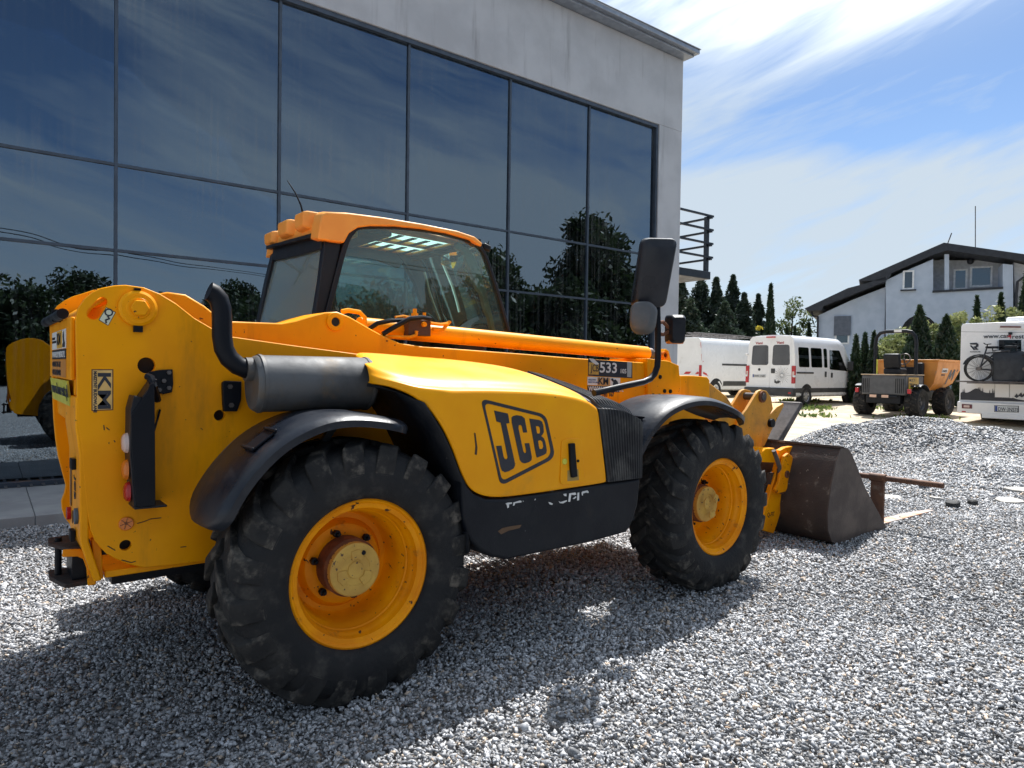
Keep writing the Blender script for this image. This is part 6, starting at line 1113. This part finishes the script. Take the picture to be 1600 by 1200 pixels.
ex0 = X2-.55; b = MB(); b.bx(ex0, X2+.75, Y2-.66, Y2+.62, h2+.68, h2+1.28); eb = b.build('engine_cover', DG, DP, bevel=.04)
b = MB()
for s in (-1, 1):
    for i in range(5): b.bx(ex0-.006, ex0, Y2+s*.50-.11+i*.055-.012, Y2+s*.50-.11+i*.055+.012, h2+.74, h2+1.18)
b.build('grille_slots', DARK, eb)
b = MB(); b.bx(ex0-.02, X2+.77, Y2-.68, Y2+.64, h2+1.281, h2+1.31); b.build('cover_top', mat('cover_tan', (.45, .34, .22), .6), DP, bevel=.01)
b = MB(); b.bx(ex0+.05, X2+.6, Y2-.5, Y2+.5, h2+.42, h2+.68); b.bx(X2+.7, X2+2.5, Y2-.35, Y2+.35, h2+.50, h2+.80); b.bx(ex0-.03, ex0+.02, Y2-.45, Y2+.45, h2+.60, h2+.68); b.build('chassis', BLKP, DP, bevel=.02)
b = MB()
for y in (Y2-.1, Y2+.25): b.bx(ex0-.035, ex0-.03, y-.10, y+.10, h2+.60, h2+.68)
split_loose(b.build('marker_plate', mat('peach_plate', (.75, .50, .38), .4), DP), 'marker_plate')
for y in (Y2-.78, Y2+.74): b = MB(); b.bx(ex0-.05, ex0+.02, y-.05, y+.05, h2+.74, h2+.88); b.build('tail_lamp', RED, DP, bevel=.01)
b = MB(); b.bx(X2-.35, X2+.35, Y2-.675, Y2-.67, h2+.86, h2+1.22); sg = b.build('side_sign', mat('sign_yellow', (.70, .42, .08), .5), DP)
flat_text('sign_text', 'MULTI', INK, sg, (X2-.32, Y2-.677, h2+1.10), (1, 0, 0), (0, 0, 1), .12, 1.15, .002); flat_text('sign_text', 'TW', INK, sg, (X2-.32, Y2-.677, h2+.98), (1, 0, 0), (0, 0, 1), .10, 1.1, .002)
b = MB(); b.bx(X2-.33, X2+.33, Y2-.678, Y2-.676, h2+.87, h2+.93); b.build('sign_band', YG, sg)
b = MB(); rx_ = X2+.30; pa = [(rx_, Y2+.60, h2+1.0), (rx_, Y2+.60, h2+2.30), (rx_, Y2+.57, h2+2.48), (rx_, Y2+.46, h2+2.61), (rx_, Y2+.30, h2+2.65), (rx_, Y2-.30, h2+2.65), (rx_, Y2-.46, h2+2.61), (rx_, Y2-.57, h2+2.48), (rx_, Y2-.60, h2+2.30), (rx_, Y2-.60, h2+1.0)]; b.tube(pa, .055, 10); rb = b.build('roll_bar', BLK, DP)
b = MB(); b.box((rx_, Y2-.08, h2+2.66), (.12, .22, .08)); b.build('bar_label', WHITE, rb); b = MB(); b.cyl((rx_-.08, Y2+.50, h2+1.3), (rx_-.08, Y2+.50, h2+1.78), .022, 8); b.build('beacon_stalk', YG, DP)
b = MB(); b.bx(X2+.1, X2+.6, Y2-.25, Y2+.27, h2+1.31, h2+1.50); b.box((X2+.10, Y2, h2+1.72), (.14, .50, .46), Matrix.Rotation(R(-12), 3, 'Y')); b.build('seat', BLK, DP, bevel=.05)
b = MB(); b.bx(X2+1.0, X2+1.25, Y2-.35, Y2+.35, h2+.8, h2+1.55); b.bx(X2+.95, X2+1.1, Y2-.55, Y2-.35, h2+.9, h2+1.68); b.build('console', BLK, DP, bevel=.03)
b = MB(); b.tube([(X2+.92+.06*cos(t_), Y2+.19*sin(t_), h2+1.80+.17*cos(t_)) for t_ in np.linspace(0, 2*pi, 21)], .018, 6, cap=False); b.cyl((X2+1.1, Y2, h2+1.5), (X2+.92, Y2, h2+1.8), .025, 6)
for t_ in (0, 2.1, 4.2): b.cyl((X2+.92, Y2, h2+1.80), (X2+.92+.06*cos(t_), Y2+.19*sin(t_), h2+1.80+.17*cos(t_)), .012, 5)
b.build('steering_wheel', STEEL, DP)
for s in (-1, 1):
    b = MB(); b.tube([(X2+.02+.55*cos(a), Y2+s*.76, h2+.46+.55*sin(a)) for a in np.linspace(pi*.22, pi*.66, 7)], 1, sect=[(-.20, -.01), (.20, -.01), (.20, .01), (-.20, .01)]); b.build('mudguard', BLKF, DP)
sx0, sx1 = X2+1.12, X2+3.1; syr, syl = Y2-.90, Y2+.90
b = MB(); def_ = lambda x0_, x1_, z, yw: [(x0_, Y2-yw, h2+z), (x1_, Y2-yw, h2+z), (x1_, Y2+yw, h2+z), (x0_, Y2+yw, h2+z)]
b.loft([def_(sx0+.12, sx0+1.15, .82, .60), def_(sx0+.02, sx0+1.55, 1.05, .80), def_(sx0, sx1-.05, 1.52, .90), def_(sx0, sx1+.02, 1.72, .92), def_(sx0-.03, sx1+.05, 1.73, .95), def_(sx0-.03, sx1+.05, 1.79, .95), def_(sx0+.04, sx1-.04, 1.79, .88), def_(sx0+.1, sx1-.3, 1.30, .80)]); sk2 = b.build('skip', SKO, DP, bevel=.015)
def sky_(z): return Y2-(.80+.10*(z-1.05)/.47)
def skp(name, pts, m, off=.006): b = MB(); b.loft([[(sx0+x, sky_(z)-off, h2+z) for x, z in pts], [(sx0+x, sky_(z)-off+.004, h2+z) for x, z in pts]]); return b.build(name, m, sk2, smooth=0)
skp('skip_panel', [(.40, 1.38), (.85, 1.38), (.85, 1.52), (.40, 1.52)], mat('panel_white', (.6, .58, .55), .5)); flat_text('skip_text', 'DUMPER', INK, sk2, (sx0+.42, sky_(1.4)-.010, h2+1.40), (1, 0, 0), (0, -.21, 1), .10, .95, .001); flat_text('skip_text', 'RENTAL', INK, sk2, (sx0+.42, sky_(1.28)-.008, h2+1.28), (1, 0, 0), (0, -.21, 1), .09, .95, .001)
skp('skip_emblem', [(.88, 1.02), (.98, 1.02), (1.10, 1.30), (1.13, 1.18), (1.21, 1.18), (1.33, 1.40), (1.33, 1.12), (1.44, 1.20), (1.48, 1.48), (1.36, 1.50), (1.22, 1.32), (1.18, 1.48), (1.08, 1.46)], INK); skp('skip_mark', [(1.58, 1.42), (1.68, 1.44), (1.70, 1.50), (1.60, 1.49)], INKB)
# ---- motorhome
XM = 21.2; ym0 = U(1497, 640, 0, XM).y; W_ = 2.32; Ym = ym0-W_/2; hm = ground_h(XM, Ym)-.02
MH = thing('motorhome', (XM, Ym, hm), 'white motorhome seen from behind with a bicycle rack and mountain decal', 'motorhome')
CW = mat('camper_white', (.80, .80, .81), .35, col2=(.75, .75, .76), ns=2, coat=.2)
zt = U(1520, 505, 0, XM).z-hm
b = MB(); cs_ = rounded([(Ym-W_/2, hm+.62), (Ym+W_/2, hm+.62), (Ym+W_/2, hm+zt), (Ym-W_/2, hm+zt)], [.02, .02, .12, .12], 5); b.loft([[(XM+.05, y, z) for y, z in cs_], [(XM+6.3, y, z) for y, z in cs_]]); mb_ = b.build('body', CW, MH, bevel=.03, seg=3, smooth=45)
def V(px, py): q = U(px, py, 0, XM); return q.y, q.z
def mq(name, pts, d, m, th=.01, parent=MH, smooth=0, bevel=0): b = MB(); b.prism([V(*p_) for p_ in pts], 0, XM+.05-d, XM+.05-d+th); return b.build(name, m, parent, smooth=smooth, bevel=bevel)
b = MB(); b.bx(XM-.08, XM+.3, Ym-W_/2-.01, Ym+W_/2+.01, V(1500, 645)[1], V(1500, 627)[1]); bu = b.build('rear_bumper', CW, MH, bevel=.03); b = MB(); b.bx(XM-.10, XM-.02, Ym-W_/2, Ym+W_/2-.62, V(1540, 652)[1]-.02, V(1540, 645)[1]); b.build('bumper_step', CW, bu, bevel=.02)
def bq(name, pts, m, th=.012, parent=bu, x=XM-.081): b = MB(); b.prism([(U(px, py, 0, XM-.08).y, U(px, py, 0, XM-.08).z) for px, py in pts], 0, x-th, x); return b.build(name, m, parent, smooth=0)
bq('lamp_cluster', [(1503, 631), (1519, 632), (1519, 638.5), (1503, 638)], mat('lamp_dark_red', (.12, .02, .03), .2)); bq('lamp_cluster', [(1506, 633), (1515, 633.4), (1515, 636.8), (1506, 636.4)], WHL, .014)
bq('bumper_reflector', [(1503, 642), (1509, 642.3), (1509, 644), (1503, 643.7)], RED)
pl_ = bq('number_plate', [(1554.5, 634), (1591, 635), (1591, 643.5), (1554.5, 642.5)], PLT); bq('plate_frame', [(1553.5, 633.2), (1592, 634.2), (1592, 644.4), (1553.5, 643.4)], VB, .008); bq('country_band', [(1555, 634.3), (1558.5, 634.4), (1558.5, 642.5), (1555, 642.3)], BLUE, .014)
q = U(1559.5, 641.8, 0, XM-.08); flat_text('plate_text', 'DW·3NS78', INK, pl_, (XM-.096, q.y, q.z), (0, -1, 0), (0, 0, 1), .145, .70, .001)
q = V(1536, 528.5); flat_text('web_text', 'www.car', INK, MH, (XM+.036, q[0], q[1]), (0, -1, 0), (0, 0, 1), .17, .99, .002); q = V(1573.8, 529); flat_text('web_text', '4', mat('print_red', (.5, .03, .05), .5), MH, (XM+.036, q[0], q[1]), (0, -1, 0), (0, 0, 1), .19, .95, .004); q = V(1580.3, 529); flat_text('web_text', 'rest.pl', INK, MH, (XM+.036, q[0], q[1]), (0, -1, 0), (0, 0, 1), .165, 1.06, .002)
mq('logo_emblem', [(1514.5, 536), (1525, 535.3), (1528, 537.5), (1528, 541), (1525, 543), (1528, 546.5), (1524.5, 546.5), (1520, 541.5), (1523.5, 540.8), (1524.5, 538.5), (1518, 538.3), (1515, 538.2)], .012, INK); mq('logo_emblem', [(1514.5, 540), (1517, 539.5), (1524, 546.5), (1520.5, 547)], .012, INK)
q = V(1514.8, 550.5); flat_text('logo_text', 'ROADCAR', INK, MH, (XM+.041, q[0], q[1]), (0, -1, 0), (0, 0, 1), .045, 1.2, .001)
mq('rear_window', [(1560, 531), (1595, 531), (1595, 560), (1560, 560)], .012, GVAN); mq('window_shade', [(1560, 531), (1595, 531), (1595, 560), (1560, 560)], .004, DARK, .003)
mq('window_rail', [(1555, 532), (1558.5, 532), (1558.5, 560), (1555, 560)], .06, CW, .05); mq('window_rail', [(1596, 532), (1599, 532), (1599, 560), (1596, 560)], .06, CW, .05)
mq('brake_light_bar', [(1563, 509.5), (1595, 509.8), (1595, 512), (1563, 511.7)], .07, mat('bar_brown', (.16, .05, .04), .4), .03); mq('light_housing', [(1558, 504), (1640, 505), (1640, 515), (1560, 514)], .04, CW, .04, bevel=.01); mq('camera', [(1576, 519), (1581, 519), (1581, 523), (1576, 523)], .08, BLK, .07)
mq('panel_seam', [(1501, 518.0), (1640, 519.6), (1640, 520.1), (1501, 518.5)], .001, VB, .002)
hill = [(1500, 624.5), (1500, 615)]
for x in np.arange(1501, 1555, 2.2):
    base = 614-7*np.exp(-((x-1524)/9)**2)-1.5*np.exp(-((x-1503)/3)**2); tall = {1503: 5, 1505: 6, 1529: 5, 1527: 3, 1534: 6, 1545: 5, 1549: 7, 1551: 5}; t_ = min([abs(x-k)*9+0 for k in tall]+[99]); hgt = 0
    for k_, hh_ in tall.items(): hgt = max(hgt, hh_*(abs(x-k_) < 1.2))
    hill += [(float(x), float(base)), (float(x)+.6, float(base-hgt)), (float(x)+1.3, float(base))]
hill += [(1556, 612), (1556, 621), (1580, 622), (1600, 619), (1640, 618), (1640, 629), (1556, 626.5)]
mq('forest_decal', hill, .0125, INK)
mq('snow_decal', [(1580, 621), (1587, 614), (1590, 616), (1595, 612), (1599, 614), (1603, 611), (1620, 620), (1620, 624), (1600, 625.5), (1590, 624)], .0142, WHITE); mq('peak_decal', [(1584, 619.5), (1588, 615), (1590, 618), (1595, 613), (1597, 617), (1600, 614), (1602, 618), (1596, 621), (1592, 619), (1588, 622)], .0155, INK)
hd_ = mq('service_hatch', [(1554, 600), (1576, 600.5), (1576, 621), (1554, 620.5)], .016, CW, bevel=.004); mq('hatch_frame', [(1553.4, 599.4), (1576.6, 600), (1576.6, 621.5), (1553.4, 621)], .0145, mat('seam_grey', (.3, .3, .3), .6), .008)
b = MB(); zr_ = V(1500, 597)[1]; b.bx(XM-.55, XM+.05, Ym-W_/2+.15, Ym+W_/2-.38, zr_-.03, zr_+.0); b.bx(XM-.53, XM-.48, Ym-W_/2+.15, Ym+W_/2-.1, zr_+.005, zr_+.045); rk = b.build('bicycle_rack', STEEL, MH, bevel=.005)
b = MB(); b.bx(XM+1.2, XM+2.0, Ym-.35, Ym+.40, hm+zt, hm+zt+.22); b.build('roof_air_conditioner', CW, MH, bevel=.05)
b = MB(); b.bx(XM+.9, XM+5.4, Ym-W_/2+.1, Ym+W_/2-.1, hm+.35, hm+.62); b.build('underbody', BLKP, MH)
yw = U(1535, 660, 0, XM+1.6).y
for y, s in ((Ym+W_/2-.12, 1), (Ym-W_/2+.12, -1)): road_wheel(MH, XM+1.75, y, hm+.34, .34, s, .24); road_wheel(MH, XM+5.2, y, hm+.34, .34, s, .24)
# two bicycles on the rack
def bicycle(xc, py_, px_, lab, flip=1):
    y0_ = U(px_, 590, 0, xc).y; z0_ = zr_+.04; bk_ = thing('bicycle', (xc, y0_, z0_), lab, 'bicycle', 'bicycles on the camper rack'); r = .34; wb = 1.05
    for k in (0, 1):
        yy = y0_-k*wb*flip; b = MB(); b.tube([(xc, yy+r*cos(t_), z0_+r+.01+r*sin(t_)) for t_ in np.linspace(0, 2*pi, 33)], .022, 8, cap=False); w = b.build('wheel', TYV, bk_); b = MB()
        for i in range(14): a = i*2*pi/14; b.cyl((xc, yy, z0_+r+.01), (xc, yy+r*cos(a), z0_+r+.01+r*sin(a)), .003, 4)
        b.cyl((xc-.04, yy, z0_+r+.01), (xc+.04, yy, z0_+r+.01), .05, 12); b.build('spokes', STEEL, w)
        b = MB(); b.tube([(xc, yy+(r+.05)*cos(t_), z0_+r+.01+(r+.05)*sin(t_)) for t_ in np.linspace(pi*.10, pi*.95, 12)], .02, 5); b.build('mudguard', BLK, bk_)
    P = lambda dy, z: (xc, y0_-dy*flip, z0_+z); b = MB()
    for a, c in (((0, .35), (.42, .30)), ((.42, .30), (.36, .85)), ((.36, .85), (.90, .78)), ((.42, .30), (.88, .70)), ((.90, .90), (1.05, .35)), ((0, .35), (.36, .75))): b.tube([P(*a), P(*c)], .022, 8)
    b.build('frame', INK, bk_); b = MB(); q = P(.32, .95); b.box(q, (.14, .28, .06)); b.tube([P(.35, .8), P(.33, .93)], .015, 6); b.build('saddle', BLK, bk_, bevel=.02)
    b = MB(); q = P(.88, 1.05); b.tube([(xc-.28, q[1], q[2]), (xc-.05, q[1]-.03*flip, q[2]-.02), (xc+.05, q[1]-.03*flip, q[2]-.02), (xc+.28, q[1], q[2])], .014, 6); b.tube([P(.90, .88), P(.88, 1.03)], .016, 6); b.build('handlebar', BLK, bk_); b = MB(); b.cyl((xc-.05, y0_-.42*flip, z0_+.30), (xc+.05, y0_-.42*flip, z0_+.30), .10, 16); b.build('crank', RUST, bk_)
bicycle(XM-.20, 590, 1528, 'black bicycle on the camper rack, its wheel at the left end of the rack'); bicycle(XM-.42, 590, 1601, 'bicycle with pale rims on the outside of the camper rack', -1)
yv = V(1557, 570)[0]; b = MB(); rng2 = random.Random(3); rings = []
for z_, s_ in ((.05, .9), (.3, 1.0), (.55, 1.0), (.80, .92), (.86, .6)): rings.append([(XM-.30+.17*cos(a)*s_*(1+.12*rng2.random()), yv-.40+.42*np.sign(cos(a+pi/2))*abs(cos(a+pi/2))**.5*s_*(1+.05*rng2.random()), zr_+z_+.02*rng2.random()) for a in np.linspace(0, 2*pi, 19)[:-1]])
b.loft(rings); o = b.build('bicycle_cover', mat('cover_fabric', (.02, .024, .032), .7, bump=.4, bs=12), None, smooth=60); tag(o, 'dark lumpy bag strapped between the bicycles on the camper rack', 'bag')
